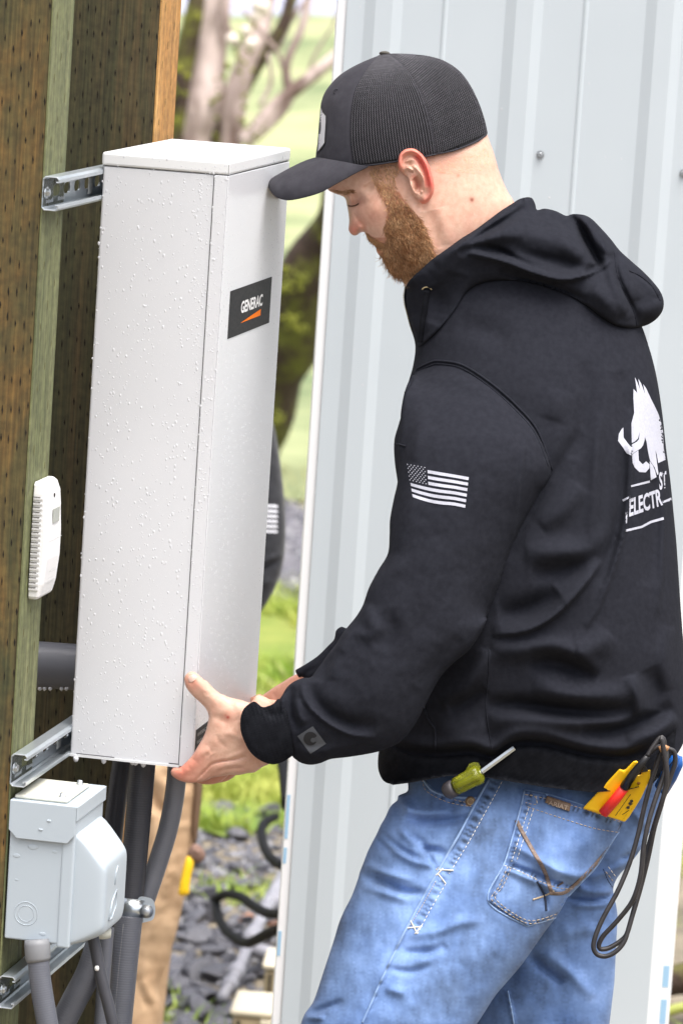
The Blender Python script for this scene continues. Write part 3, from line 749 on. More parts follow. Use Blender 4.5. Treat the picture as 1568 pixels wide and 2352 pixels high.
# wrap-round front cover: panel on the label side with a return flange 16 mm wide on the near side
ft = .0016; fl = .0165
fc = MB()
b0 = nb - ZZ * (BH - .001)
fc.add(*boxg(b0 - DS * ft - DR * ft, DS * ft * .98, DR * (LW - 2 * ov + ft), ZZ * (BH - .002)))
fc.add(*boxg(b0 - DR * ft, DS * fl, DR * ft * .96, ZZ * (BH - .002)))
cover = fc.build('front_cover', mc_paint, cb, smooth=False); bevel(cover, .0007, 2)
mesh('seam', *boxg(b0 + DS * (fl + .0001) - DR * .0003, DS * .0011, DR * .0002, ZZ * (BH - .002)), mc_seam, cb, smooth=False)
lid = mesh('lid', *boxg(N0 - ZZ * lidh, DS * SW, DR * LW, ZZ * lidh), mc_lid, cb, smooth=False); bevel(lid, .003, 3)
rim = MB()
for a in ((N0 - ZZ * (lidh + .0008) + DS * ov + DR * ov, DS * (SW - 2 * ov), DR * (LW - 2 * ov), ZZ * .0008),): rim.add(*boxg(*a))
rim.build('lid_gap', mc_seam, cb, smooth=False)
mesh('lid_fold', *boxg(N0 - ZZ * (lidh * .9) - DR * .0003 + DS * .0004, DS * .0006, DR * .0003, ZZ * lidh * .7), mc_seam, cb, smooth=False)
bt = nb - ZZ * BH
mesh('bottom_lip', *boxg(bt + DS * fl - DR * .0012 - ZZ * .0012, DS * (SW - 2 * ov - fl), DR * .006, ZZ * .0030), mc_lid, cb, smooth=False)
mesh('bottom_slot', *boxg(bt + DS * (fl + .0012) - DR * .0004 + ZZ * .0024, DS * .012, DR * .0003, ZZ * .0012), mc_seam, cb, smooth=False)
mesh('bottom_slot', *boxg(bt + DS * (SW - .012 - .05) - DR * .0004 + ZZ * .0024, DS * .05, DR * .0003, ZZ * .0009), mc_seam, cb, smooth=False)
# label: face coordinates (a along DR, b down from the body top)
def FP(a, b, out=.0006): return nb - DS * (ft + out) + DR * a - ZZ * b
def facepoly(name, pts, m, parent, out=.0006, tri=True):
    from mathutils.geometry import tessellate_polygon
    V = [FP(a, b, out) for a, b in pts]; F = tessellate_polygon([V]); F = [tuple(f) for f in F]
    me = mesh(name, V, F, m, parent, smooth=False); return me
def uv2face(u, v):       # intersect the ray with the label face
    d = (P(u, v, 1) - CAM); n = DS; t = ((nb - DS * ft) - CAM).dot(n) / d.dot(n); q = CAM + d * t - (nb - DS * ft)
    return q.dot(DR), -q.z
l0 = uv2face(527, 671); l1 = uv2face(624, 634); l2 = uv2face(617, 741); l3 = uv2face(524, 778)
print('LABEL', l0, l1, l2, l3)
a0, a1 = (l0[0] + l3[0]) / 2, (l1[0] + l2[0]) / 2; bt0, bt1 = (l0[1] + l1[1]) / 2, (l2[1] + l3[1]) / 2
m_lab = mat('label_black', (.016, .016, .018), .55, (.035, .035, .037), 200, 3, spec=.12)
m_lw = mat('label_white', (.85, .85, .85), .6, spec=.1); m_lo = mat('label_orange', (.90, .20, .005), .6, spec=.1)
lab = mesh('brand_label', *boxg(FP(a0, bt1, 0), DR * (a1 - a0), -DS * .0006, ZZ * (bt1 - bt0)), m_lab, cb, smooth=False)
def text_mesh(name, s_, origin, xdir, ydir, height, width, m, parent, shear=0.0, ext=.0002, font_bold=.0, squash=None):
    cu = bpy.data.curves.new(name, 'FONT'); cu.body = s_; cu.size = 1; cu.extrude = 0; cu.offset = font_bold; cu.shear = shear
    tmp = bpy.data.objects.new('tmp', cu); C.objects.link(tmp); dg = bpy.context.evaluated_depsgraph_get(); me = bpy.data.meshes.new_from_object(tmp.evaluated_get(dg))
    bpy.data.objects.remove(tmp); V = np.array([v.co[:] for v in me.vertices]); F = [tuple(p.vertices) for p in me.polygons]; bpy.data.meshes.remove(me)
    mn, mx = V.min(0), V.max(0); nrm = xdir.cross(ydir).normalized()
    W_ = [origin + xdir * ((v[0] - mn[0]) / (mx[0] - mn[0]) * width) + ydir * ((v[1] - mn[1]) / (mx[1] - mn[1]) * height) + nrm * ext for v in V]
    if origin is None: pass
    return mesh(name, W_, F, m, parent, smooth=False)
def tnorm(s_, bold=0.0):
    cu = bpy.data.curves.new('t', 'FONT'); cu.body = s_; cu.offset = bold; cu.resolution_u = 3
    tmp = bpy.data.objects.new('tmp', cu); C.objects.link(tmp); dg = bpy.context.evaluated_depsgraph_get(); me = bpy.data.meshes.new_from_object(tmp.evaluated_get(dg))
    bpy.data.objects.remove(tmp); V = np.array([v.co[:] for v in me.vertices]); F = [tuple(p.vertices) for p in me.polygons]; bpy.data.meshes.remove(me)
    mn, mx = V.min(0), V.max(0); return (V - mn)[:, :2] / (mx - mn)[:2], F
lw_, lh_ = a1 - a0, bt1 - bt0
V, F = tnorm('GENERAC', .03)
mesh('brand_name', [FP(a0 + lw_ * (.27 + .52 * x), bt0 + lh_ * (.56 - .26 * y), .0009) for x, y in V], F, m_lw, cb, smooth=False)
facepoly('brand_flash', [(a0 + lw_ * .27, bt0 + lh_ * .76), (a0 + lw_ * .76, bt0 + lh_ * .76), (a0 + lw_ * .76, bt0 + lh_ * .62)], m_lo, cb, .0009)
b1 = [uv2face(*p) for p in ((446, 1697), (475, 1662), (475, 1700), (446, 1730))]
al = b1[0][0]; 
wl_ = mesh('warning_label', *boxg(FP(.004, BH - .008, 0), DR * .15, -DS * .0005, ZZ * .040), m_lab, cb, smooth=False)
for r_ in range(3):
    V, F = tnorm('WARNING RISK OF ELECTRIC SHOCK'[:18 + r_ * 4]); mesh('warning_text', [FP(.010 + .13 * x, BH - .018 - .010 * r_ - .005 * y, .0008) for x, y in V], F, mat('print_grey', (.35, .35, .35), .5), cb, smooth=False)
bb = bvh(body, cover, lid)
d1 = drops('rain_drops', bb, 4200, (158, 380, 530, 1757), .0004, .0015, m_water, cb, 21, elong=1.3)
d2 = drops('rain_drops', bb, 6500, (440, 380, 670, 1700), .0004, .0011, m_water, cb, 22)
d3 = drops('rain_drops', bb, 60, (240, 320, 660, 372), .0008, .0022, m_water, cb, 23)
mb = MB()
for (u, v) in [(312, 1749), (435 - 130, 1748), (425 - 250, 1741), (330, 1753), (239, 1745)]:
    q = P(u, v, 5.50); V, F = tubeg([q + ZZ * .002, q - ZZ * .001, q - ZZ * .004, q - ZZ * .0055], [.003, .0036, .0026, .0006], 9); mb.add(V, F)
mb.build('hanging_drops', m_water, cb, kind='stuff')

# ---- hygrometer on the near post
m_wp = mat('white_plastic', (.82, .82, .82), .3); m_vent = mat('vent_grey', (.62, .62, .62), .5); m_vslot = mat('vent_slot_grey', (.16, .15, .14), .7); m_lcd = mat('lcd', (.36, .38, .34), .2)
hp = corner1 + DR * .034 + ZZ * zat(62, 1378, .02)
hg = thing('humidity_gauge', 'white plastic humidity gauge with a vent ribbed side fixed to the green post edge', 'gauge', hp)
GH = .145; nX = -DS
# outline in (out, up): body hung on the side face of the post, front face looking right
def HP(a, o_, z): return hp + DR * a + nX * o_ + ZZ * z
V = []; F = []; secs = [(0, .012, .0), (.004, .015, .0), (.02, .019, 0), (.05, .022, 0), (.08, .022, 0), (.11, .020, 0), (.130, .018, 0), (.141, .014, 0), (.145, .010, 0)]
for (z, o_, _) in secs:
    ins = .0035 if z in (0, .145) else .001 if z in (.004, .141) else 0
    for (a, oo) in ((-.010 + ins, .001), (-.010 + ins, o_ * .86), (-.006 + ins, o_), (.052 - ins, o_), (.056 - ins, o_ * .86), (.056 - ins, .001)): V.append(HP(a, oo, z))
n = 6
for i in range(len(secs) - 1):
    for k in range(n): F.append((i * n + k, i * n + (k + 1) % n, (i + 1) * n + (k + 1) % n, (i + 1) * n + k))
F += [tuple(range(n))[::-1], tuple((len(secs) - 1) * n + k for k in range(n))]
ho = mesh('housing', V, F, m_wp, hg); bevel(ho, .0018, 3)
for k in range(19):
    z = .012 + k * .0062; mesh('vent_rib', *boxg(HP(-.0112, .002, z), DR * .0016, nX * .0115, ZZ * .0022), m_vent, hg, smooth=False)
for k in range(19):
    z = .0145 + k * .0062; mesh('vent_slot', *boxg(HP(-.0106, .0015, z), DR * .0008, nX * .009, ZZ * .0012), m_vslot, hg, smooth=False)
mesh('display', *boxg(HP(.012, .0215, .093), DR * .026, nX * .0012, ZZ * .018), m_lcd, hg, smooth=False)
mesh('seam', *boxg(HP(-.009, .0222, .0722), DR * .064, nX * .0002, ZZ * .0006), m_vent, hg, smooth=False)
mesh('button', *tubeg([HP(.024, .018, .126), HP(.024, .0190, .126)], .0028, 12), m_slit, hg)
for (z, s_) in ((.018, 'TEMP'), (.024, 'HUMIDITY'), (.032, 'C')):
    V, F = tnorm(s_); mesh('printed_text', [HP(.010 + .03 * x, .0195 if z < .03 else .0212, z + .003 * y) for x, y in V], F, m_vent, hg, smooth=False)
# ---- grey outlet box
m_gp = mat('grey_box_paint', (.41, .465, .51), .36, (.44, .50, .545), 3, 3, bump=.08, bscale=60, dist=.001)
m_pad = mat('beige_gasket', (.58, .58, .50), .5)
ob0 = corner1 + (-DS) * .003 + ZZ * zat(10, 2153) - DR * .004
ob = thing('outlet_box', 'pale blue grey metal outlet box with bulging cover below the middle strut', 'outlet box', ob0)
oX = -DS; OH, OW, OL = .172, .083, .128
def OP(o_, a, z): return ob0 + oX * o_ + DR * a + ZZ * z
b_ = mesh('body', *boxg(ob0, oX * (OW - .012), DR * OL, ZZ * OH), m_gp, ob, smooth=False); bevel(b_, .002, 2)
b_ = mesh('cover_flange', *boxg(OP(OW - .0165, -.0018, -.004), oX * .0165, DR * (OL + .002), ZZ * (OH - .002)), m_gp, ob, smooth=False); bevel(b_, .003, 3)
# bulging cover: lofted rounded block with sloping top
def ring(o_, a0_, a1_, z0_, z1_, rad):
    out = []
    for (ca, cz, s0) in ((a1_ - rad, z1_ - rad, 0), (a0_ + rad, z1_ - rad, 90), (a0_ + rad, z0_ + rad, 180), (a1_ - rad, z0_ + rad, 270)):
        for k in range(5):
            t = math.radians(s0 + k * 22.5); out.append(OP(o_, ca + rad * math.cos(t), cz + rad * math.sin(t)))
    return out
rings = [ring(OW - .003, .003, .122, -.001, .140, .006), ring(OW + .006, .0035, .121, .000, .138, .008), ring(OW + .030, .006, .118, .009, .113, .014), ring(OW + .037, .009, .115, .014, .106, .015), ring(OW + .040, .016, .108, .021, .099, .012)]
V = [p for r_ in rings for p in r_]; n = 20; F = []
for i in range(4):
    for k in range(n): F.append((i * n + k, (i + 1) * n + k, (i + 1) * n + (k + 1) % n, i * n + (k + 1) % n))
F.append(tuple(4 * n + k for k in range(n))[::-1]); F = [f[::-1] for f in F]
dm = mesh('cover_dome', V, F, m_gp, ob); sb = dm.modifiers.new('s', 'SUBSURF'); sb.levels = sb.render_levels = 2
# hood lid on top
b_ = mesh('lid', *boxg(OP(-.001, -.003, OH), oX * (OW + .002), DR * (OL + .006), ZZ * .003), m_gp, ob, smooth=False); bevel(b_, .0012, 2)
# front flap with clipped corners
def poly_prism(name, pts2, f, thick_v, m, parent):
    V = [f(a, b) for a, b in pts2]; n = len(V); V += [p + thick_v for p in V]
    F = [tuple(range(n)), tuple(range(n, 2 * n))[::-1]] + [(i, i + n, (i + 1) % n + n, (i + 1) % n) for i in range(n)]
    return mesh(name, V, F, m, parent, smooth=False)
fl_ = poly_prism('flap', [(-.0005, OH + .0028), (OW + .0003, OH + .0028), (OW + .0003, OH - .033), (OW - .009, OH - .044), (.010, OH - .044), (-.0005, OH - .034)], lambda a, b: OP(a, -.0055, b), DR * .0018, m_gp, ob); bevel(fl_, .0007, 2)
fl2 = poly_prism('side_flap', [(-.0053, OH + .0028), (OL + .002, OH + .0028), (OL + .002, OH - .015), (-.0053, OH - .015)], lambda a, b: OP(OW + .0006, a, b), -oX * -.0016, m_gp, ob); bevel(fl2, .0007, 2)
pd = mesh('gasket_plate', *boxg(OP(.002, .004, OH + .0032), oX * (OW - .016), DR * (OL - .022), ZZ * .005), m_pad, ob, smooth=False)
md = bevel(pd, .0035, 3)
for (o_, a) in ((OW - .024, .018), (OW - .024, .098)):
    c = OP(o_, a, OH + .008); mesh('bolt', *tubeg([c, c + ZZ * .0012, c + ZZ * .0013, c + ZZ * .005, c + ZZ * .0055], [.0048, .0048, .0034, .0034, .0022], 12), m_screw, ob)
# knock-out rings, dimples, seam on the near face
def ringmesh(name, c, ax, ay, r_, t, m):
    V = []; F = []; N = 36
    for k in range(N):
        a = 2 * math.pi * k / N
        for q in range(5):
            b = 2 * math.pi * q / 5; V.append(c + (ax * math.cos(a) + ay * math.sin(a)) * (r_ + t * math.cos(b)) + DR * (-t * .5 * math.sin(b)))
    for k in range(N):
        for q in range(5): F.append((k * 5 + q, k * 5 + (q + 1) % 5, ((k + 1) % N) * 5 + (q + 1) % 5, ((k + 1) % N) * 5 + q))
    return mesh(name, V, F, m, ob)
kc = OP(.026, -.0001, .034); ringmesh('knockout_ring', kc, oX, ZZ, .0100, .0005, m_gp); ringmesh('knockout_ring', kc, oX, ZZ, .0145, .0006, m_gp)
for (a, z, r_) in ((.048, .011, .005), (.030, .118, .008), (.010, .105, .006), (.058, .115, .004), (.012, .075, .003)):
    bm = bmesh.new(); bmesh.ops.create_uvsphere(bm, u_segments=14, v_segments=8, radius=1); V = [OP(a, -.0001, z) + oX * v.co.x * r_ * .8 + ZZ * v.co.z * r_ * .45 + DR * v.co.y * r_ * .06 for v in bm.verts]; F = [[v.index for v in f.verts] for f in bm.faces]; bm.free(); mesh('dimple', V, F, m_gp, ob)
for (a, z) in ((.050, OH - .018), (.040, OH - .030)):
    bm = bmesh.new(); bmesh.ops.create_uvsphere(bm, u_segments=10, v_segments=8, radius=1); V = [OP(a, -.0057, z) + oX * v.co.x * .003 + ZZ * v.co.z * .0015 + DR * v.co.y * .0008 for v in bm.verts]; F = [[v.index for v in f.verts] for f in bm.faces]; bm.free(); mesh('dimple', V, F, m_gp, ob)
# raised latch outline on the dome
c_ = [OP(OW + .0402, .030 + x, .030 + z) for x, z in ((0, 0), (.012, .022), (.030, .032), (.032, .012), (.014, .000), (0, 0))]
mesh('latch_relief', *tubeg(c_, .0011, 6), m_gp, ob); c_ = [OP(OW + .0402, .050, .070), OP(OW + .0402, .052, .085), OP(OW + .0402, .060, .092)]; mesh('latch_relief', *tubeg(c_, .0009, 6), m_gp, ob)
mesh('rubber_plug', *tubeg([OP(OW + .015, .085, -.006), OP(OW + .015, .085, .004)], .015, 16), m_pad, ob)
# ---- conduits
m_cond = mat('grey_conduit', (.075, .08, .095), .42, (.115, .12, .14), 6, 4, bump=.1, bscale=50)
m_condd = mat('dark_conduit', (.035, .036, .042), .45, (.06, .06, .07), 8, 4)
m_pipe = mat('slate_pipe', (.17, .175, .20), .4, (.21, .215, .24), 5, 3)
def conduit(lb, pts, D, r_, m, ribbed=True, extra=None, name='conduit', rb=.012):
    c = crom(pts, 1.8 if ribbed else 12); N = len(c); q = []
    for i, a in enumerate(c):
        dd = D if not isinstance(D, tuple) else D[0] + (D[1] - D[0]) * i / (N - 1); q.append(P(a[0], a[1], dd))
    R = [r_ * (1 + (rb * (1 if i % 3 == 0 else -.6) if ribbed else 0)) for i in range(N)]
    t = thing(name, lb, 'conduit', q[0], 'electrical conduits')
    mesh('tube', *tubeg(q, R, 20), m, t); return t, q
t, q = conduit('ribbed grey conduit leaving the outlet box bottom through a collar', [(88, 2180), (92, 2240), (99, 2290), (110, 2352), (125, 2430)], 5.33, .0133, m_cond)
fa = [P(85, 2158, 5.33), P(86, 2170, 5.33), P(88, 2200, 5.33), P(89, 2208, 5.33)]; mesh('collar', *tubeg(fa, [.0148, .0158, .0158, .0142], 20), mat('collar_grey', (.20, .205, .215), .5), t)
conduit('thick grey conduit running diagonally behind the other conduits', [(232, 2150), (205, 2232), (170, 2300), (135, 2370), (100, 2450)], 5.52, .0165, m_cond)
t, q = conduit('smooth dark cable with a white paint spot', [(210, 2140), (219, 2175), (233, 2244), (250, 2311), (264, 2370), (275, 2430)], 5.38, .0075, m_condd, False)
h_ = P(223, 2224, 5.3715); mesh('paint_spot', *tubeg([h_ + UP * .003, h_, h_ - UP * .003], [.0020, .0032, .0022], 7), mat('paint_fleck', (.85, .85, .82), .6), t)
conduit('slim dark conduit hidden behind the cable with the white spot', [(248, 2130), (240, 2230), (232, 2350), (228, 2430)], 5.50, .0085, m_cond)
t, q = conduit('main ribbed upright conduit held by the steel clamp', [(334, 1700), (328, 1760), (316, 1900), (303, 2040), (291, 2160), (280, 2270), (270, 2380), (264, 2440)], 5.58, .0165, m_condd)
t0, q0_ = conduit('lower ribbed sleeve of upright conduit with a dotted print line', [(297, 2105), (285, 2220), (272, 2352), (264, 2440)], 5.56, .0176, m_cond)
tb = bvh(t0.children[0]) if t0.children else None
mb = MB(); c = crom([(283, 2125), (272, 2230), (262, 2350)], 5.2)
for a in c:
    h_ = hit(tb, a[0], a[1], .0003)
    if h_: mb.add(*boxg(h_, RT * .0009, UP * .0009, f0 * .0004))
mb.build('print_dots', mat('print_grey', (.35, .35, .35), .5), t0, kind='stuff', smooth=False)
conduit('near black conduit rising behind the bulging cover to the cabinet', [(290, 1700), (280, 1760), (266, 1860), (255, 1960), (246, 2060), (240, 2160)], 5.66, .0130, m_condd)
m_condl = mat('light_conduit', (.15, .155, .175), .32, (.20, .205, .225), 6, 4, bump=.1, bscale=50)  # paler copy of the conduit grey, its glossy highlight put into the colour
conduit('glossy grey flexible conduit curving from the cabinet down to the clamp', [(410, 1700), (407, 1770), (400, 1835), (386, 1905), (365, 1975), (345, 2035), (331, 2075)], 5.60, .0128, m_condl, rb=.010)
t = thing('conduit', 'wide smooth slate pipe between the near post and the cabinet', 'conduit', P(40, 1525, 5.74), 'electrical conduits')
q = [P(20, 1524, 5.74), P(85, 1526, 5.74), P(170, 1532, 5.74), P(330, 1545, 5.74), P(420, 1552, 5.74)]
po = mesh('tube', *tubeg(q, .0305, 32), m_pipe, t)
mb = MB()
for u in (92, 103, 116, 142, 153):
    p = P(u, 1580, 5.72); mb.add(*tubeg([p + ZZ * .001, p - ZZ * .002, p - ZZ * .004], [.0022, .0028, .0008], 8))
mb.build('hanging_drops', m_water, t, kind='stuff')
# clamp
cp = P(305, 2087, 5.57); cl = thing('pipe_clamp', 'shiny steel clamp strap with a bolt gripping the upright conduit', 'clamp', cp)
m_shine = mat('shiny_steel', (.62, .67, .70), .28, metal=.95)
V, F = tubeg([P(308, 2062, 5.58), P(303, 2112, 5.58)], .0195, 28, caps=False); o = mesh('strap', V, F, m_shine, cl); md = o.modifiers.new('t', 'SOLIDIFY'); md.thickness = .0018; md.offset = 1
def rnd_tab(u0, u1, v0, v1, D, th, name):
    c = [(u0, v0), (u1 - 14, v0 - 1), (u1 - 4, v0 + 6), (u1, (v0 + v1) / 2), (u1 - 4, v1 - 6), (u1 - 14, v1), (u0, v1)]
    V = [P(a, b, D) for a, b in crom(c, 4, True)]; n = len(V); V += [P(a, b, D + th) for a, b in crom(c, 4, True)]
    return mesh(name, V, [tuple(range(n)), tuple(range(n, 2 * n))[::-1]] + [(i, i + n, (i + 1) % n + n, (i + 1) % n) for i in range(n)], m_shine, cl, smooth=False)
rnd_tab(318, 357, 2063, 2116, 5.565, .002, 'tab'); rnd_tab(320, 352, 2066, 2114, 5.580, .002, 'tab')
c = P(337, 2093, 5.563); mesh('bolt', *tubeg([c, c - f0 * .002, c - f0 * .0021, c - f0 * .007, c - f0 * .008], [.009, .009, .006, .006, .004], 12), m_screw, cl)

# ================================================================== SECOND MAN (behind the cabinet)
m_hood2 = mat('black_fleece', (.014, .015, .019), .95, (.026, .027, .032), 60, 3, bump=.5, bscale=500, dist=.0006, sheen=.12)
m_canvas = mat('tan_canvas', (.40, .255, .145), .85, (.52, .36, .22), 9, 5, bump=.4, bscale=300, dist=.0006, lo=.3, hi=.7)
m_skin2 = mat('skin_far', (.62, .36, .27), .5, sss=.1)
D2 = 8.7; S2 = D2 / D0; w2 = D2 - D0
p2m = thing('person', 'person mostly hidden behind the cabinet in black hoodie and tan work trousers', 'person', (P(360, 2352, D2).x, P(360, 2352, D2).y, float(gz(0, D2))))
leg = [(470, 1700), (466, 1780), (462, 1830), (456, 1885), (447, 1940), (440, 1990), (424, 2060), (406, 2140), (384, 2210), (364, 2270), (372, 2310), (366, 2360), (350, 2480), (335, 2600), (325, 2700), (230, 2700), (232, 2600), (240, 2480), (272, 2360), (285, 2300), (292, 2200), (300, 2050), (300, 1900), (296, 1700)]
solid('trouser_leg', leg, m_canvas, p2m, s=S2 * .95, step=9, w=w2 - .06, noise_mm=6, noise_px=45, folds=[([(340, 1800), (360, 1850), (400, 1880)], 12, -14), ([(330, 1830), (350, 1900), (360, 2000)], 12, 10), ([(400, 1960), (380, 2060), (350, 2160)], 9, 9, 's'), ([(330, 2080), (320, 2180), (315, 2300)], 10, -8), 
    ([(450, 1890), (400, 1902), (350, 1895)], 5, 4), ([(430, 2050), (410, 2120), (380, 2200), (368, 2260)], 7, 7, 's'), ([(325, 2250), (345, 2290), (360, 2300)], 9, 9), ([(300, 2230), (330, 2280), (350, 2340)], 8, -6),
    ([(460, 1780), (430, 1800), (370, 1775)], 10, -10), ([(440, 1830), (380, 1830)], 8, 6), ([(445, 1760), (400, 1740), (350, 1745)], 12, -9), ([(350, 1960), (330, 2100), (325, 2200)], 10, 4)])
solid('trouser_leg', [(440, 1700), (430, 1900), (405, 2100), (380, 2300), (360, 2500), (345, 2720), (250, 2720), (250, 2500), (250, 2300), (260, 2100), (270, 1900), (275, 1700)], m_canvas, p2m, s=S2 * .95, step=14, w=w2 + .12)
solid('torso_clothing', [(330, 760), (440, 700), (540, 760), (585, 900), (600, 1100), (580, 1300), (520, 1500), (440, 1640), (300, 1660), (280, 1500), (280, 1100), (290, 860)], m_hood2, p2m, s=S2 * .8, step=14, w=w2)
arm2 = solid('sleeve', [(560, 800), (604, 900), (632, 990), (646, 1080), (654, 1160), (656, 1220), (651, 1290), (634, 1345), (606, 1395), (570, 1440), (520, 1500), (470, 1545), (445, 1500), (480, 1430), (530, 1350), (545, 1250), (530, 1100), (510, 950), (515, 830)], m_hood2, p2m, s=S2 * .9, step=7, w=w2 - .12,
              folds=[([(570, 1325), (610, 1300), (648, 1285)], 7, -9), ([(575, 1310), (615, 1285), (648, 1270)], 8, 7, 's'), ([(600, 1345), (630, 1330)], 8, 5)])
m_print = mat('white_print', (.72, .73, .78), .7)
b2 = bvh(arm2)
for i in range(6):
    v = 1160 + i * 11.6; drape('flag_stripe', [(560, v - 3), (636, v), (639 - .3 * i, v + 6), (560, v + 3)], b2, m_print, p2m, off=.002, step=6)
solid('body', [(380, 560), (430, 500), (490, 500), (530, 560), (535, 640), (510, 700), (500, 780), (520, 830), (400, 830), (420, 760), (390, 700), (375, 640)], m_skin2, p2m, s=S2 * .9, step=10, w=w2)
solid('hand', [(470, 1545), (445, 1500), (415, 1510), (385, 1540), (375, 1580), (400, 1600), (440, 1585)], m_skin2, p2m, s=S2 * .7, step=7, w=w2 - .12)
solid('cap', [(372, 590), (375, 520), (420, 470), (490, 465), (540, 520), (550, 600), (500, 585), (430, 590), (340, 610), (335, 600)], m_hood2, p2m, s=S2 * .95, step=9, w=w2)
m_glove = mat('brown_glove', (.20, .12, .09), .8)
solid('trouser_pocket', [(455, 1700), (466, 1780), (462, 1850), (452, 1930), (444, 1945), (440, 1900), (446, 1800), (440, 1700)], mat('brown_pocket', (.14, .085, .05), .9), p2m, s=S2 * .8, step=5, w=w2 - .10)
for i, sx in enumerate((0, 60)):
    solid('boot', [(235 + sx, 2660), (330 + sx, 2660), (345 + sx, 2720), (350 + sx, 2770), (320 + sx, 2790), (150 + sx, 2790), (145 + sx, 2760), (190 + sx, 2735), (230 + sx, 2715)], mat('boot_leather', (.10, .06, .035), .6), p2m, s=S2 * .8, step=10, w=w2 + .12 * i - .04)
gl = solid('glove', [(441, 1940), (452, 1938), (466, 1950), (472, 1965), (466, 1978), (450, 1982), (436, 1975), (430, 1960)], m_glove, s=S2 * .9, step=4, w=w2 - .16, folds=[([(440, 1950), (460, 1960)], 4, 3)])
tag(gl, 'brown work glove tucked by the tan trouser pocket above the yellow handle', 'glove')
m_yel = mat('yellow_plastic', (.85, .53, .01), .4)
yt = solid('tool_handle', [(436, 1966), (444, 1974), (445, 1990), (440, 2010), (436, 2035), (433, 2055), (411, 2055), (413, 2030), (418, 2005), (424, 1980), (429, 1968)], m_yel, s=S2 * .8, step=4, w=w2 - .165)
tag(yt, 'bright yellow tool handle sticking out of the tan trouser pocket', 'tool')
# ================================================================== THE MAN
m_skin = mat('skin', (.56, .325, .235), .45, (.63, .385, .29), 140, 5, bump=.35, bscale=420, dist=.0006, sss=.10, vcol='tint', spec=.4)
m_fleece = mat('black_hoodie', (.0140, .0149, .0200), 1.0, (.0180, .0191, .0252), 140, 4, bump=.4, bscale=900, dist=.0005, sheen=.0, spec=.10)
m_rib = mat('black_rib_knit', (.0065, .007, .0092), .95, (.011, .0118, .015), 80, 3, bump=.3, bscale=900, dist=.0004, sheen=.0, spec=.10)
m_denim = mat('blue_denim', (.062, .120, .275), .85, (.16, .255, .46), 8, 7, bump=.35, bscale=900, dist=.0004, lo=.30, hi=.72, sheen=.05, vcol='tint')
m_capf = mat('cap_cotton', (.030, .029, .036), .9, (.040, .039, .047), 70, 4, bump=.4, bscale=1200, dist=.0003, sheen=.03, spec=.2)
m_mesh = mat('cap_mesh', (.042, .041, .048), .8, (.060, .058, .067), 200, 2)
m_under = mat('cap_gap_shade', (.007, .007, .009), .9)
m_prn = mat('hoodie_print', (.37, .375, .43), .8, (.42, .43, .49), 400, 2)
m_thread = mat('tan_thread', (.50, .40, .28), .8); m_threadw = mat('cream_thread', (.72, .68, .58), .8); m_threadb = mat('navy_thread', (.02, .03, .07), .9)
mb0 = P(1150, 2352, D0)
man = thing('person', 'bearded man in black cap, black hoodie and blue jeans holding the cabinet', 'person', (mb0.x, mb0.y, 0))

# ---- head with neck, hands: one skin body
HX = Vector((0, 0, 0))
head_ol = ZA([(150, 640), (165, 682), (225, 712), (290, 735), (325, 752), (345, 778), (357, 830), (368, 885), (378, 950), (382, 1010), (377, 1060), (376, 1092), (388, 1122), (412, 1146), (440, 1156), (470, 1148), (492, 1128), (520, 1120), (542, 1124), (556, 1150), (575, 1190), (610, 1225), (655, 1262), (662, 1290), (670, 1325), (690, 1358), (720, 1390), (735, 1430), (765, 1480), (800, 1545), (850, 1590), (930, 1620)]) \
    + [(945, 680), (975, 720), (1050, 690), (1120, 600), (1185, 515), (1182, 470), (1163, 436), (1146, 395), (1133, 350), (1118, 308), (1108, 262), (1086, 214), (1050, 172), (1000, 148), (930, 138), (860, 150), (808, 180), (772, 225), (750, 290), (744, 360), (746, 420)]
def tint_head(q):
    c = np.ones((len(q), 3)); u, v = q[:, 0], q[:, 1]
    def blob(x, y, r, col, st=1.0, ry=None):
        X_, Y_ = ZA([(x, y)])[0]; r *= .2197; ry_ = (ry or r / .2197) * .2197
        k = np.exp(-(((u - X_) / r) ** 2 + ((v - Y_) / ry_) ** 2)) * st; 
        for i in range(3): c[:, i] *= 1 - k * (1 - col[i])
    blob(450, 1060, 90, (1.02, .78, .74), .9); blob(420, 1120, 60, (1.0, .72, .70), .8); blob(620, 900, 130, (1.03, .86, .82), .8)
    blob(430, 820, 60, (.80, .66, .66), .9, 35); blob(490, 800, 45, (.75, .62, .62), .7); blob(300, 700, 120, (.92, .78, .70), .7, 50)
    blob(690, 1330, 40, (.9, .55, .5), 1)                                   # lips
    blob(740, 520, 140, (.72, .62, .56), .7, 110); blob(830, 740, 110, (.84, .70, .62), .5, 140)          # clipped temple hair
    blob(1450, 420, 230, (.90, .80, .76), .6, 110)
    for (x, y, r, s_) in ((1520, 530, 14, .8),): blob(x, y, r, (.7, .4, .3), s_)
    X_, Y_ = 1083, 459; k = np.exp(-(((u - X_) / 5.0) ** 2 + ((v - Y_) / 5.5) ** 2)); 
    for i, cc in enumerate((.36, .14, .10)): c[:, i] *= 1 - k * (1 - cc)
    # beard shadow on the skin
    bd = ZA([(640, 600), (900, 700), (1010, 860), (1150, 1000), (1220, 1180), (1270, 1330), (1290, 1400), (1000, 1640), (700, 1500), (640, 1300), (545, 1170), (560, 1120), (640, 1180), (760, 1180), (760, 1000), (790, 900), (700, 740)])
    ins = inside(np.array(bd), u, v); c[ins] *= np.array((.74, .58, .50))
    return c
def A_(pts, w, a, k='g'): return (ZA(pts), w * .2197, a, k)
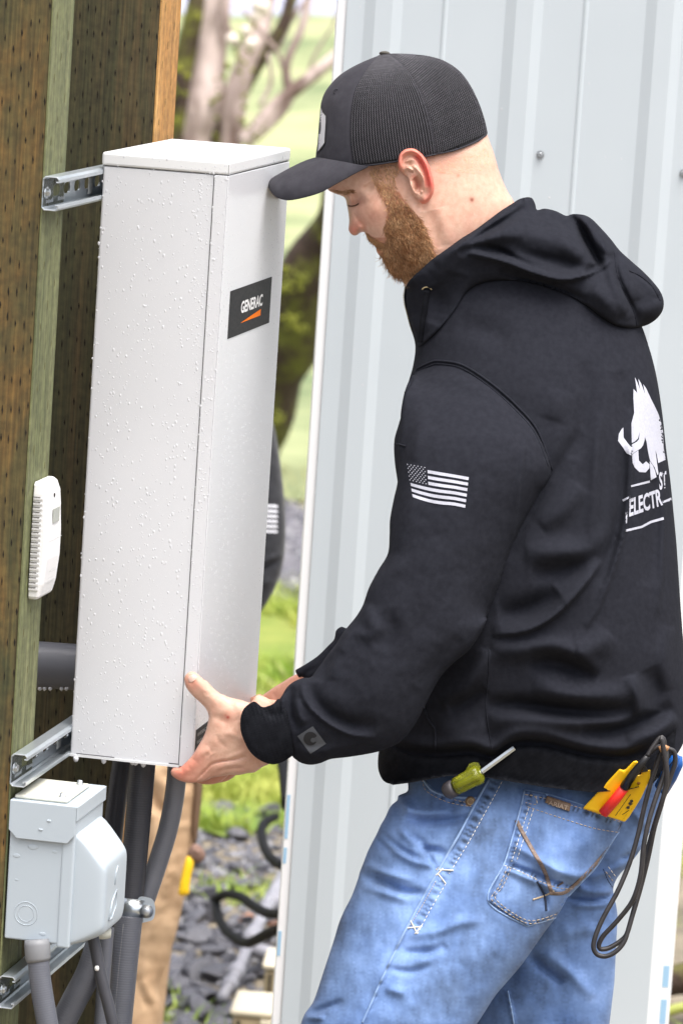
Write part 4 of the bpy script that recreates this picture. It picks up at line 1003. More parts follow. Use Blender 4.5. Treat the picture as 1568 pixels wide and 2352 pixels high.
FF = [A_([(470, 790)], 62, -6.5), A_([(400, 700), (330, 730), (250, 690)], 50, 3.0), A_([(372, 790), (415, 770)], 40, 4.5), A_([(360, 838), (420, 842), (480, 815)], 14, -2.0), A_([(440, 860)], 50, -3.0),
      A_([(430, 900), (470, 980), (520, 1040), (560, 1090)], 26, -5.0), A_([(495, 1070)], 38, 5.0), A_([(480, 1118), (510, 1100)], 14, -3.0), A_([(430, 1120)], 40, 2.0), A_([(550, 1060), (580, 1140), (640, 1220)], 18, -3.0),
      A_([(650, 900)], 130, 5.0), A_([(620, 700), (560, 620)], 60, -3.5), A_([(560, 760)], 40, 1.5), A_([(640, 1090)], 80, 2.0), A_([(660, 1275), (700, 1290), (760, 1290)], 12, -4.0), A_([(690, 1330), (740, 1320)], 20, 2.5),
      A_([(900, 1100), (1000, 1250), (960, 1400)], 110, 4.0), A_([(1230, 900), (1270, 1100), (1300, 1300)], 70, -3.0), A_([(1340, 860), (1380, 1060), (1400, 1250)], 60, 1.8),
      A_([(1180, 700), (1150, 820), (1130, 900)], 40, -4), A_([(1000, 760), (1060, 900), (1130, 1010)], 40, 2.0)]
headVF = solid('head', head_ol, None, None, s=.74, step=2.6, rmul=lambda u, v: np.interp(v + (u - 950) * .22, [330, 372, 600, 720], [.90, 1.0, 1.0, .86]), w=lambda u, v: np.interp(v, [400, 700, 800], [0, -.01, -.005]), folds=FF, link=True, tint=tint_head, edge_k=10)
head = headVF; head.name = 'body'; head.data.materials.append(m_skin); head.parent = man; head.location = (0, 0, 0)
me_ = head.data
for v_ in me_.vertices: v_.co -= BASE[man]
BASE[head] = BASE[man]
bhd = bvh(head)
# ear
ear_ol = ZA([(905, 470), (893, 420), (892, 370), (905, 315), (935, 275), (975, 252), (1020, 243), (1070, 252), (1115, 280), (1160, 325), (1195, 380), (1222, 440), (1245, 510), (1262, 580), (1270, 650), (1262, 710), (1240, 760), (1215, 795), (1185, 818), (1150, 825), (1125, 812), (1100, 782), (1072, 745), (1045, 700), (1025, 650), (1012, 600), (990, 545), (950, 515)])
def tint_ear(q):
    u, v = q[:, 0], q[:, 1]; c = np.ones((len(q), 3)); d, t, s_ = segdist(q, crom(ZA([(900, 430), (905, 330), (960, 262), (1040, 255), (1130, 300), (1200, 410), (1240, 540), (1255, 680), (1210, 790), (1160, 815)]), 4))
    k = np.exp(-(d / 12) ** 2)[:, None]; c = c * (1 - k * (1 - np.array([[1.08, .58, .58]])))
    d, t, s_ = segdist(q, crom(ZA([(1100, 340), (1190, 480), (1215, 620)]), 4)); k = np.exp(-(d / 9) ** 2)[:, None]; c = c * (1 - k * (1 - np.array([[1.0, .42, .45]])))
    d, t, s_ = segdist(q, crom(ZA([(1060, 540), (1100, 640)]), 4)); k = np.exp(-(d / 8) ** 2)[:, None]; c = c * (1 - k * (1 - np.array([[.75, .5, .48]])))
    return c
def wb_ear(q):
    x = np.array([(p[0] * K - 1250) / .38265 for p in q]); y = np.array([(p[1] * K - 500) / .38265 for p in q]); b_ = np.array([dep(bhd, p[0], p[1], -.07) for p in q])
    front = np.clip((1020 - x) / 110, 0, 1) * np.clip((y - 450) / 60, 0, 1); out = np.interp(x, [880, 1000, 1270], [-.013, -.015, -.021]) * (1 - .55 * np.clip((y - 600) / 220, 0, 1))
    return b_ * 0 + np.interp(x, [880, 1270], [b_[0], b_[0] + .004]) + out * (1 - front) + front * .004
EF = [A_([(935, 470), (915, 400), (920, 320), (975, 275), (1050, 268), (1120, 310), (1180, 400), (1215, 510), (1238, 620), (1230, 720), (1180, 790)], 26, 5.0, 'ge'),
      A_([(960, 430), (955, 370), (990, 330), (1060, 325), (1110, 370), (1150, 450), (1185, 560), (1190, 650)], 20, -4.5), A_([(1040, 420), (1100, 470), (1150, 540), (1165, 620), (1140, 690)], 20, 4.0), A_([(985, 440), (1050, 480)], 16, 3.5), A_([(980, 470), (1050, 500)], 9, -3),
      A_([(1060, 550), (1100, 600), (1105, 660), (1080, 700)], 38, -8.5), A_([(1020, 600), (1035, 660), (1060, 710), (1090, 725)], 16, 4.5), A_([(1150, 760)], 40, 2.5), A_([(1120, 700), (1150, 690)], 16, 3.0), A_([(1000, 380), (1020, 430)], 30, -3.0)]
ear = solid('ear', ear_ol, m_skin, man, s=.42, step=1.8, wb=wb_ear, folds=EF, tint=tint_ear, edge_k=4, hmax=22)
# eyelashes / closed lid line, brow
m_hair = mat('ginger_hair', (.38, .20, .09), .6, (.58, .37, .20), 60, 2, vcol='tint'); m_hd = mat('lash_hair', (.10, .055, .03), .6)
mb = MB(); rr = random.Random(5)
for k in range(26):
    t = k / 25; a = ZA([(362 + 118 * t, 838 - 18 * t + 12 * math.sin(t * 3.1))])[0]; b_ = (a[0] - 2.2 + 1.5 * t, a[1] + 3.6); h0, h1 = hit(bhd, a[0], a[1], .0003), hit(bhd, b_[0], b_[1], .002)
    if h0 and h1: mb.add(*tubeg([h0, (h0 + h1) / 2 - UP * .0003, h1], [.00028, .0002, .0001], 3))
mb.add(*dtube(ZA([(362, 836), (400, 846), (440, 842), (482, 818)]), bhd, .0006, .0001, 2, 5))
mb.build('eyelashes', m_hd, man)
mb = MB(); mb.add(*dtube(ZA([(335, 752), (370, 742), (420, 755), (470, 785)]), bhd, .0004, 0, 2, 5)); 
# hair: strands laid on the surface
def strands(name, region, n, length, ang, lift, m, parent, seed, r0=.00022, dens=None, cols=((1, 1, 1), (.6, .5, .45), (1.5, 1.4, 1.3)), overs=None, push=None, curl=.25, bv_=None, spread=.35):
    rg = random.Random(seed); reg = np.array(region, float); x0, y0 = reg.min(0); x1, y1 = reg.max(0); V = []; F = []; CL = []; c_ = 0; tries = 0
    pts = []
    while c_ < n and tries < n * 20:
        tries += 1; u, v = rg.uniform(x0, x1), rg.uniform(y0, y1)
        if not inside(reg, np.array([u]), np.array([v]))[0]: continue
        if dens and rg.random() > dens(u, v): continue
        c_ += 1
        a = (ang(u, v) if callable(ang) else ang) + rg.gauss(0, spread); L = (length(u, v) if callable(length) else length) * rg.uniform(.6, 1.25); lf = (lift(u, v) if callable(lift) else lift) * rg.uniform(.4, 1.4)
        base = hit(bv_ or bhd, u, v, -.0004)
        if base is None: continue
        d2 = np.array([math.cos(a), math.sin(a)]); ps = [base]; cu_ = rg.gauss(0, curl)
        for s_ in (.4, .75, 1.0):
            aa = a + cu_ * s_; q = (u + math.cos(aa) * L * s_, v + math.sin(aa) * L * s_)
            h = hit(bv_ or bhd, q[0], q[1], lf * s_); 
            if h is None:
                pv = ps[-1]; D_ = (pv - CAM).dot(f0); h = P(q[0], q[1], D_ + .002)
            elif (h - ps[-1]).length > L * 5.6e-4 * 1.3: h = P(q[0], q[1], (ps[-1] - CAM).dot(f0) + .001)
            ps.append(h)
        k = len(V); cc = cols[rg.randrange(len(cols))]; j = rg.uniform(.8, 1.2)
        t_, f_ = tubeg(ps, [r0, r0, r0 * .8, r0 * .25], 3, caps=False); V += t_; F += [tuple(i + k for i in f) for f in f_]; CL += [[x * j for x in cc]] * len(t_)
    return mesh(name, V, F, m, parent, cols=np.array(CL), smooth=True)
BRD = ZA([(640, 640), (720, 600), (850, 650), (900, 720), (985, 800), (1060, 900), (1150, 1000), (1195, 1100), (1225, 1180), (1262, 1290), (1285, 1370), (1240, 1470), (1100, 1590), (1000, 1635), (900, 1630), (840, 1590), (790, 1540), (752, 1470), (722, 1410), (700, 1360), (700, 1300), (740, 1260), (760, 1180), (730, 1080), (765, 1000), (790, 930), (740, 830), (690, 740)])
def bl(u, v):
    y = (v * K - 500) / .38265; return float(np.interp(y, [600, 850, 1100, 1400, 1600], [7, 11, 15, 18, 15]))
def ba(u, v):
    x, y = (u * K - 1250) / .38265, (v * K - 500) / .38265; return math.radians(float(np.interp(y, [600, 1000, 1500], [62, 66, 72])) + float(np.interp(x, [650, 1250], [12, -10])))
bl2 = lambda u, v: float(np.interp((v * K - 500) / .38265, [600, 850, 1100, 1600], [.001, .003, .006, .008]))
def bdens(u, v):
    x, y = (u * K - 1250) / .38265, (v * K - 500) / .38265
    d_ = float(np.interp(y, [600, 760, 900, 1100], [.12, .35, .7, 1.0])); e_ = float(segdist(np.array([[u, v]]), BRD + [BRD[0]])[0][0]) / .2197
    return d_ * min(1, .25 + e_ / 60)
beard = strands('beard', BRD, 5200, bl, ba, bl2, m_hair, man, 3, r0=.00027, dens=bdens, cols=((1, 1, 1), (.55, .5, .48), (.8, .72, .65), (1.25, 1.2, 1.15), (1.0, .85, .75)), curl=.22)
MST = ZA([(540, 1125), (565, 1128), (610, 1170), (670, 1210), (740, 1240), (760, 1270), (700, 1290), (655, 1280), (610, 1250), (570, 1215), (548, 1175)])
strands('moustache', MST, 900, 9, lambda u, v: math.radians(60), .003, m_hair, man, 8, r0=.00028, cols=((1, 1, 1), (.7, .6, .5), (1.1, 1, .9)))
TMP = ZA([(580, 480), (640, 440), (760, 420), (900, 400), (900, 470), (860, 560), (870, 680), (800, 760), (700, 720), (640, 620)])
strands('temple_hair', TMP, 800, 8, math.radians(70), .0008, m_hair, man, 9, r0=.00020, cols=((1.3, 1.35, 1.4), (.8, .8, .8), (1.6, 1.6, 1.6), (1.0, .95, .9)), spread=.25)
BRW = ZA([(170, 670), (300, 690), (420, 670), (430, 700), (330, 725), (230, 705)])
strands('eyebrow', BRW, 260, 6, math.radians(20), .0008, m_hair, man, 10, r0=.00022, cols=((1, 1, 1), (.6, .5, .5)))
NAPE = [(1000, 412), (1060, 395), (1112, 372), (1124, 345), (1135, 375), (1130, 410), (1080, 420), (1020, 425)]
strands('nape_hair', [(975, 370), (1040, 362), (1095, 350), (1116, 335), (1130, 352), (1135, 385), (1080, 398), (1010, 400)], 300, 4.0, math.radians(75), .0004, m_hair, man, 12, r0=.00013, cols=((1.9, 1.8, 1.7), (1.5, 1.4, 1.4)), spread=.5)

# ---- torso
torso_ol = [(937, 640), (928, 690), (938, 740), (953, 792), (948, 840), (937, 880), (928, 930), (915, 975), (905, 1012), (906, 1060), (914, 1120), (925, 1300), (935, 1480), (915, 1590), (885, 1660), (870, 1722), (868, 1765), (880, 1793), (902, 1801), (942, 1796), (1030, 1780), (1115, 1784), (1165, 1792), (1250, 1806), (1362, 1817), (1440, 1812), (1500, 1795), (1545, 1745), (1574, 1690), (1580, 1600), (1566, 1450), (1553, 1258), (1547, 1191), (1538, 1101), (1529, 1033), (1519, 943), (1506, 862), (1490, 800), (1468, 740), (1400, 640), (1300, 560), (1200, 500), (1100, 540), (1000, 600)]
def s_torso(u, v): return np.interp(v, [560, 700, 850, 1000, 1300, 1600, 1800], [.50, .66, .78, .84, .86, .84, .80])
TF = []
# rows of folds traced from the photograph (zoom E = mid torso, D = upper torso, F = jeans and hem)
TF += [(ZE([(1180, -60), (1160, 120), (1150, 330), (1135, 560)]), 13, 3.5), (ZE([(1080, 30), (1010, 160), (900, 330), (800, 500), (740, 640)]), 16, -5),
       (ZE([(1320, -80), (1325, 120), (1315, 300), (1290, 500), (1240, 680), (1170, 860), (1110, 960)]), 13, 7, 's'), (ZE([(1290, 100), (1285, 350), (1240, 560), (1180, 760)]), 15, -6),
       (ZE([(1470, 150), (1478, 400), (1470, 700), (1450, 900)]), 12, 5, 's'), (ZE([(1420, 250), (1430, 500), (1400, 760)]), 22, -5),
       (ZE([(820, 610), (980, 600), (1130, 600), (1240, 510)]), 26, 7), (ZE([(850, 700), (1000, 690), (1150, 620), (1260, 520)]), 22, -7),
       (ZE([(670, 990), (830, 970), (960, 900), (1080, 780), (1180, 640)]), 24, 9, 'z'), (ZE([(700, 900), (850, 870), (980, 790)]), 26, -9),
       (ZE([(660, 1060), (800, 1060), (950, 1040), (1080, 1090), (1160, 1180)]), 22, 8), (ZE([(840, 1120), (960, 1120), (1080, 1160), (1160, 1200)]), 20, -10),
       (ZE([(860, 1220), (1000, 1270), (1150, 1280), (1320, 1270)]), 24, 9), (ZE([(640, 1320), (800, 1320), (1000, 1345), (1200, 1355), (1340, 1345)]), 17, -12),
       (ZE([(650, 1400), (850, 1390), (1050, 1400), (1250, 1400), (1380, 1360)]), 22, 9), (ZE([(1080, 1440), (1250, 1440), (1400, 1390), (1520, 1330)]), 16, -11),
       (ZE([(1300, 1480), (1420, 1450), (1540, 1380)]), 18, 8), (ZE([(1320, 1180), (1350, 1280), (1370, 1370)]), 16, 8), (ZE([(1400, 1150), (1440, 1250), (1430, 1340)]), 20, -6),
       (ZE([(420, 1310), (520, 1250), (600, 1160), (650, 1060)]), 18, 7), (ZE([(460, 1340), (560, 1300), (640, 1240)]), 16, -6), (ZE([(400, 1440), (520, 1450), (640, 1430)]), 26, 6),
       (ZE([(1060, 1060), (1160, 1040), (1220, 980)]), 26, 7), (ZE([(1500, 950), (1480, 1100), (1500, 1250)]), 18, 5), (ZE([(900, 480), (1000, 400), (1080, 280)]), 22, 5),
       (ZD([(1060, 950), (1080, 1100), (1050, 1300), (1000, 1450)]), 20, -4), (ZD([(1240, 1000), (1280, 1200), (1290, 1400)]), 20, -3.5), (ZD([(950, 1100), (900, 1250)]), 24, 3), (ZD([(420, 780), (560, 790), (680, 850)]), 26, -3)]
# hem: ribbed band pulled in below the blouse
band_top = ZF([(330, 60), (450, 110), (560, 120), (700, 110), (790, 130), (880, 75), (1000, 75), (1180, 120), (1330, 130), (1450, 90), (1540, 0)])
TF += [(band_top, 10, -9), ([(u, v - 20) for u, v in band_top], 16, 7)]
wt = lambda u, v: np.interp(v, [600, 900, 1500, 1800], [.02, .0, .0, .02])
torso_dom = torso_ol[:15] + [(868, 1765), (880, 1850), (900, 2000), (1150, 2080), (1400, 2060), (1560, 1950), (1585, 1800), (1580, 1690)] + torso_ol[29:-6] + [(1440, 660), (1380, 540), (1280, 440), (1180, 400), (1060, 440), (960, 540)]
TF = [(f[0], f[1] * 1.05, f[2] * 2.1) + tuple(f[3:]) for f in TF]
torso = solid('hoodie_body', torso_ol, m_fleece, man, dom=torso_dom, s=s_torso, step=5.5, w=wt, folds=TF, noise_mm=1.1, noise_px=90)
bt_ = bvh(torso)
# hem ribs: knit band follows the body, below the hem line
band_ol = [(872, 1760), (880, 1794), (902, 1803), (942, 1798), (1030, 1782), (1115, 1786), (1165, 1794), (1250, 1808), (1362, 1820), (1440, 1815), (1500, 1798), (1545, 1750)] + [(u, v + 6) for u, v in band_top[::-1]]
vs_, T_, bnd_ = grid2d(resample(band_ol, 5), 5)
def ribline(u, v): return u + (v - 1750) * .25
V = []
for q in vs_:
    h = hit(bt_, q[0], min(q[1], 1812), .004) or P(q[0], q[1], D0 - .12)
    d_ = (h - CAM).length; V.append(CAM + (P(q[0], q[1], 1) - CAM).normalized() * (d_ + .0007 * math.sin(ribline(*q) * .9)))
n = len(V); V2 = [CAM + (p - CAM) * (1 + .006 / 5.6) for p in V]; F = [tuple(t[::-1]) for t in T_.tolist()]
band = mesh('hem_band', V, F, m_rib, man, uvs=vs_ / 1000)

# ---- near sleeve
sl_top = [(918, 985), (921, 940), (931, 893), (950, 856), (975, 838), (1003, 831), (1060, 840), (1122, 880), (1180, 930), (1232, 990), (1267, 1081)]
sl_back = [(1243, 1132), (1213, 1186), (1185, 1239), (1165, 1288), (1147, 1346), (1126, 1400), (1106, 1449), (1077, 1493), (1040, 1524), (1012, 1554), (991, 1590), (974, 1624), (952, 1665), (918, 1705)]
sl_low = ZH([(1200, 790), (1120, 808), (1030, 822), (945, 832), (890, 853), (840, 862), (790, 852), (750, 825), (738, 812)])
cuffj_low = ZH([(712, 826)]); cuffj_up = ZH([(672, 540), (676, 520)])
sl_up = ZH([(690, 500), (715, 458), (750, 428), (800, 408), (838, 405), (860, 380), (900, 325), (940, 270), (975, 225), (1005, 175), (1050, 120), (1085, 75), (1115, 20)])
sl_front = [(846, 1352), (868, 1310), (890, 1272), (894, 1230), (895, 1195), (903, 1150), (912, 1110), (915, 1070), (912, 1030)]
sleeve_ol = sl_top + sl_back + sl_low + cuffj_low + cuffj_up + sl_up + sl_front
def wb_sleeve(q):
    out = np.zeros(len(q))
    for i, (u, v) in enumerate(q):
        base = np.interp(v, [830, 1000, 1200, 1400, 1600, 1800], [-.10, -.13, -.16, -.175, -.175, -.17])
        if v < 1125 and not (u < 935 and v > 900):
            s_ = dep(bt_, u, v, None)
            if s_ is not None and u > 945: base = s_ + .004
        elif u > 1000 and v < 1420:
            s_ = dep(bt_, u, v, -.15); base = max(base, min(s_ + .012, -.10))
        out[i] = base
    return out
def soft_sl(u, v): return np.clip((1080 - v) / 200, 0, 1) * .9
SF0 = 1.5
SF = [(ZE([(830, 60), (800, 280), (775, 480), (740, 640), (690, 770)]), 11, 3.5, 's'), (ZE([(300, 20), (240, 160), (210, 330), (180, 560)]), 14, -3.5), (ZE([(330, 330), (260, 480), (210, 590)]), 16, 3.0),
      (ZE([(430, 820), (300, 1000), (120, 1140)]), 30, -2), (ZE([(60, 850), (110, 960), (60, 1010)]), 16, 5), (ZE([(150, 880), (200, 960), (140, 1060)]), 20, -4),
      (ZH([(1120, 200), (1060, 170), (1010, 230), (960, 330), (955, 420)]), 14, 5), (ZH([(1000, 260), (930, 330), (870, 420)]), 12, -5),
      (ZH([(790, 430), (800, 510), (860, 590), (950, 660), (1060, 710), (1180, 720)]), 13, 7, 'z'), (ZH([(850, 440), (860, 520), (930, 600), (1040, 650), (1180, 660)]), 18, -8),
      (ZH([(745, 450), (735, 540), (750, 620), (780, 680)]), 9, -8), (ZH([(705, 480), (690, 580), (700, 680), (740, 760)]), 10, 7, 's'), (ZH([(770, 520), (775, 600), (810, 650)]), 10, 5),
      (ZH([(760, 770), (830, 800), (930, 790), (1050, 770)]), 12, 4), (ZH([(940, 800), (1050, 790), (1180, 760)]), 9, -4), (ZH([(700, 690), (720, 770), (740, 810)]), 9, -6),
      (ZE([(520, 1000), (420, 1110), (320, 1230)]), 18, -3), (ZE([(250, 640), (120, 760), (80, 830)]), 18, 3),
      ([(960, 880), (1010, 868), (1070, 880), (1130, 920)], 14, 2.5), ([(980, 930), (960, 1000), (950, 1060)], 18, 3)]
SF = [(f[0], f[1], f[2] * SF0) + tuple(f[3:]) for f in SF]
sleeve = solid('sleeve', sleeve_ol, m_fleece, man, s=lambda u, v: np.interp(v, [830, 1000, 1300, 1500], [.55, .85, .86, .80]), soft=soft_sl, step=5, wb=wb_sleeve, folds=SF, noise_mm=1.6, noise_px=60)
bs = bvh(sleeve)
# ---- near cuff
cuff_ol = ZH([(676, 518), (640, 545), (590, 560), (560, 538), (540, 531), (515, 545), (490, 570), (475, 610), (472, 660), (480, 705), (498, 750), (520, 790), (555, 825), (600, 850), (645, 860), (690, 848), (718, 832), (748, 806), (742, 740), (730, 660), (715, 580)])
def cuff_extra(u, v):
    # ribs run along the arm: stripes across it
    a = (v - 1640) * .96 + (u - 600) * .28
    return .9 * np.sin(a * 1.15)
cuff_dom = ZH([(676, 518), (560, 470), (420, 440), (330, 640), (380, 820), (520, 900), (650, 870), (750, 840), (900, 860), (950, 600), (850, 420)])
cuff = solid('cuff', cuff_ol, m_rib, man, dom=cuff_dom, s=.62, step=3.0, w=-.172, extra=cuff_extra, folds=[(ZH([(600, 560), (640, 600), (690, 570)]), 10, -4), (ZH([(480, 600), (478, 690), (520, 780), (590, 840)]), 7, -2.5)], edge_k=14)
# far sleeve, its cuff
fs_ol = ZH([(760, 368), (775, 358), (830, 325), (880, 290), (930, 240), (962, 205), (972, 160), (1000, 140), (1030, 148), (1100, 110), (1250, 80), (1350, 200), (1200, 380), (1000, 500), (880, 470), (820, 420), (795, 402), (778, 405), (765, 385)])
solid('sleeve', fs_ol, m_fleece, man, s=.8, step=5, w=lambda u, v: np.interp(u, [1010, 1090, 1300], [.14, .11, .02]), folds=[(ZH([(1000, 150), (985, 200), (940, 260)]), 8, 4), (ZH([(800, 400), (830, 370), (870, 350)]), 6, -3)], noise_mm=1.5, noise_px=40,
      extra=lambda u, v: .6 * np.sin(((v - 1680) - (u - 1040) * .2) * 1.1) * (u < 1085))

# ---- hood and collar
hood_ol = ZD([(160, 562), (190, 520), (235, 480), (290, 430), (360, 380), (440, 322), (500, 285), (560, 242), (640, 182), (698, 145), (735, 122), (775, 113), (800, 120), (815, 150), (824, 178), (862, 171), (920, 184), (972, 208), (1005, 199), (1060, 203), (1102, 224), (1150, 272), (1200, 328), (1245, 385), (1305, 440), (1362, 490), (1412, 542), (1450, 592), (1468, 642), (1462, 692), (1430, 735), (1380, 766), (1310, 780), (1230, 768), (1150, 722), (1080, 668), (1000, 618), (900, 580), (800, 552), (690, 535), (560, 545), (470, 590), (400, 690), (320, 790), (262, 845), (216, 872), (195, 790), (165, 700), (152, 620)])
def wb_hood(q):
    out = np.zeros(len(q))
    for i, (u, v) in enumerate(q):
        s_ = dep(bt_, u, v, None)
        out[i] = (s_ - .004) if s_ is not None and s_ < .0 else .01
        zx, zy = (u * K - 1500) / (1231 / 1568), (v * K - 700) / (1231 / 1568)
        if zx < 760 and zy < 575 and zy < 715 - .75 * zx:
            hh_ = dep(bhd, u + 6, v + 8, None); out[i] = (hh_ - .010) if hh_ is not None else -.02      # along the neck
        if zx > 1150 or zy < 260: out[i] = min(out[i], .0)
    return out
HF = [(ZD([(300, 450), (370, 395), (470, 350), (600, 320), (760, 300)]), 16, 12), (ZD([(300, 520), (420, 420), (520, 400), (620, 410)]), 22, 8),
      (ZD([(420, 400), (520, 370), (640, 400), (700, 430)]), 9, -7), (ZD([(560, 370), (640, 390), (740, 440), (860, 485)]), 8, -9, 'z'),
      (ZD([(640, 300), (760, 290), (900, 330), (1040, 400), (1120, 460)]), 24, 10), (ZD([(700, 380), (830, 420), (960, 450), (1060, 480)]), 14, -8),
      (ZD([(470, 400), (640, 440), (800, 500), (940, 535), (1050, 520), (1160, 470), (1205, 425)]), 16, 16, 'z'), (ZD([(640, 480), (800, 555), (960, 600), (1080, 650)]), 13, -10),
      (ZD([(985, 210), (1040, 260), (1080, 340), (1120, 420), (1135, 460), (1060, 505)]), 11, -26), (ZD([(1030, 215), (1100, 280), (1160, 370), (1200, 410)]), 13, 15), (ZD([(1080, 250), (1130, 330), (1160, 420)]), 8, -7),
      (ZD([(1215, 400), (1235, 520), (1280, 620), (1320, 700), (1330, 765)]), 5, -7), (ZD([(1190, 430), (1205, 530), (1250, 640), (1290, 740)]), 12, 8), (ZD([(1260, 420), (1290, 540), (1330, 640)]), 18, 8),
      (ZD([(1290, 490), (1350, 520), (1410, 570), (1445, 640)]), 4, -4), (ZD([(1330, 480), (1400, 550), (1440, 620)]), 16, 6), (ZD([(1100, 560), (1180, 640), (1260, 720)]), 24, 12), (ZD([(1340, 700), (1400, 690), (1440, 640)]), 20, 6),
      (ZD([(830, 190), (900, 240), (980, 320), (1060, 420)]), 22, 6), (ZD([(760, 130), (700, 175), (620, 230), (500, 310), (380, 400)]), 5, 5), (ZD([(770, 165), (690, 215), (600, 265), (480, 345)]), 6, -8),
      (ZD([(560, 330), (700, 250), (820, 220)]), 14, 7), (ZD([(160, 600), (180, 700), (210, 800)]), 10, 3), (ZD([(300, 560), (330, 660), (300, 760)]), 24, -8), (ZD([(420, 500), (380, 620), (340, 720)]), 26, -6), (ZD([(240, 590), (262, 700), (258, 800)]), 12, 4),
      (ZD([(860, 200), (960, 250), (1040, 330)]), 7, -4)]
HF = [(f[0], f[1], f[2] * 1.3) + tuple(f[3:]) for f in HF]
hood = solid('hood', hood_ol, m_fleece, man, s=lambda u, v: np.interp((u * K - 1500) / .785, [150, 450, 700, 1100, 1300, 1500], [.72, .60, .62, .66, .75, .95]), step=4.5, wb=wb_hood, folds=HF, soft=lambda u, v: np.interp((u * K - 1500) / .785, [150, 400, 800, 1200, 1400], [.1, .55, .6, .35, .1]), noise_mm=1.2, noise_px=40)
bh_ = bvh(hood, torso)

# ---- cap
crown_ol = ZC([(378, 690), (376, 660), (384, 600), (390, 520), (397, 440), (404, 380), (418, 330), (442, 288), (495, 228), (562, 180), (645, 138), (740, 101), (800, 92), (880, 92), (1000, 103), (1100, 130), (1190, 188), (1252, 268), (1302, 368), (1337, 470), (1353, 545), (1349, 557), (1295, 596), (1180, 641), (1062, 668), (1010, 676), (930, 694), (850, 708), (760, 722), (680, 733), (600, 733), (500, 729), (430, 712)])
def capseams(u, v): return 0 * u
c_s1 = ZC([(735, 100), (690, 150), (640, 220), (600, 300), (578, 400), (570, 500), (572, 600), (590, 725)]); c_s2 = ZC([(790, 95), (850, 140), (910, 210), (965, 300), (1000, 390), (1028, 490), (1045, 580), (1058, 668)])
CF = [(c_s1, 4, -1.2, 'ge'), (c_s2, 3.2, -2.0, 'ge'), (ZC([(560, 728), (700, 722), (850, 700), (1000, 670), (1180, 635), (1340, 555)]), 3, -1.0, 'ge'), (ZC([(470, 330), (520, 420)]), 18, 1.0)]
cd_ = ZC([(404, 380), (418, 330), (442, 288), (495, 228), (562, 180), (645, 138), (740, 101), (800, 92), (880, 92), (1000, 103), (1100, 130), (1190, 188), (1252, 268), (1302, 368), (1337, 470), (1353, 545), (1362, 640), (1330, 820), (1250, 980), (1100, 1080), (850, 1100), (600, 1060), (430, 960), (372, 830), (376, 690), (384, 600), (390, 520), (397, 440)])
crown = solid('cap_crown', crown_ol, m_capf, man, dom=cd_, s=.93, step=3.6, w=.0, folds=CF, edge_k=12)
bc = bvh(crown)
# mesh panels: knitted eyelets as real raised strands
pan1 = c_s1 + ZC([(640, 733), (760, 721), (900, 700), (1055, 667)]) + c_s2[::-1]
pan2 = c_s2 + ZC([(1180, 641), (1295, 596), (1348, 556), (1350, 545), (1335, 470), (1300, 368), (1250, 268), (1188, 190), (1098, 132), (1000, 106), (880, 94), (815, 95)])
def netting(name, pan, a0_, a1_, seed, top):
    """rows of knit running from the button to the rim, each row a zig-zag cord."""
    poly = np.array(pan, float); mb = MB(); n = 36
    for i in range(n):
        t = (i + .5) / n
        A0 = np.array(a0_(t)); B0 = np.array(a1_(t)); pts = []
        L = np.linalg.norm(B0 - A0); m = int(L / 2.2)
        for k in range(m):
            s_ = k / m; bow = math.sin(math.pi * s_) * top(t); q = A0 + (B0 - A0) * s_ + np.array([-(B0 - A0)[1], (B0 - A0)[0]]) / L * bow
            q = q + np.array([1.0, 0]) * (1.1 if k % 2 else -1.1) * min(1, s_ * 3 + .15)
            if not inside(poly, np.array([q[0]]), np.array([q[1]]))[0]: continue
            h = hit(bc, q[0], q[1], .0004)
            if h is not None: pts.append(h)
        if len(pts) > 4: mb.add(*tubeg(pts, .00048, 4))
    return mb.build(name, m_capf, man, kind='stuff')
def curve_at(c, t):
    cc = crom(c, 3); return cc[min(int(t * (len(cc) - 1)), len(cc) - 1)]
def net2(name, left, right, nrow, ncol, m):
    """cords laid between two seam curves: interpolated columns."""
    Lc, Rc = crom(left, 2), crom(right, 2); mb = MB()
    for i in range(ncol):
        t = (i + .5) / ncol; pts = []
        for k in range(nrow):
            s_ = k / (nrow - 1); a = Lc[int(s_ * (len(Lc) - 1))]; b_ = Rc[int(s_ * (len(Rc) - 1))]
            q = a + (b_ - a) * t; q = q + (b_ - a) / (np.linalg.norm(b_ - a) + 1e-6) * (1.1 if k % 2 else -1.1)
            h = hit(bc, q[0], q[1], .0008)
            if h is None: continue
            if pts and (h - pts[-1]).length > .02: continue
            pts.append(h)
        if len(pts) > 4: mb.add(*tubeg(pts, .00085, 4))
    return mb.build(name, m, man, kind='stuff')
drape('mesh_gap_shade', resample(pan1, 4).tolist(), bc, m_under, man, off=.0002, step=5)  # dark sheet stands in for the shade in the mesh gaps
drape('mesh_gap_shade', resample(pan2, 4).tolist(), bc, m_under, man, off=.0002, step=5)
net2('mesh_panel', [(p[0] + 1, p[1]) for p in c_s1], c_s2, 110, 30, m_mesh)
back_edge = ZC([(830, 94), (1000, 106), (1098, 134), (1186, 192), (1248, 270), (1298, 370), (1333, 470), (1348, 548)])
net2('mesh_panel', c_s2, back_edge, 110, 28, m_mesh)
mb = MB(); mb.add(*dtube(c_s2, bc, .0011, .0004, 4, 6)); mb.add(*dtube(c_s1, bc, .0006, .0002, 4, 6)); mb.build('seam_tape', m_capf, man)
mb = MB(); mb.add(*dtube(ZC([(1345, 552), (1290, 592), (1180, 638), (1062, 665), (950, 688), (850, 704), (760, 718), (680, 729), (600, 730), (500, 726), (435, 710), (382, 686)]), bc, .0011, .0004, 4, 6)); mb.build('cap_rim', m_capf, man)
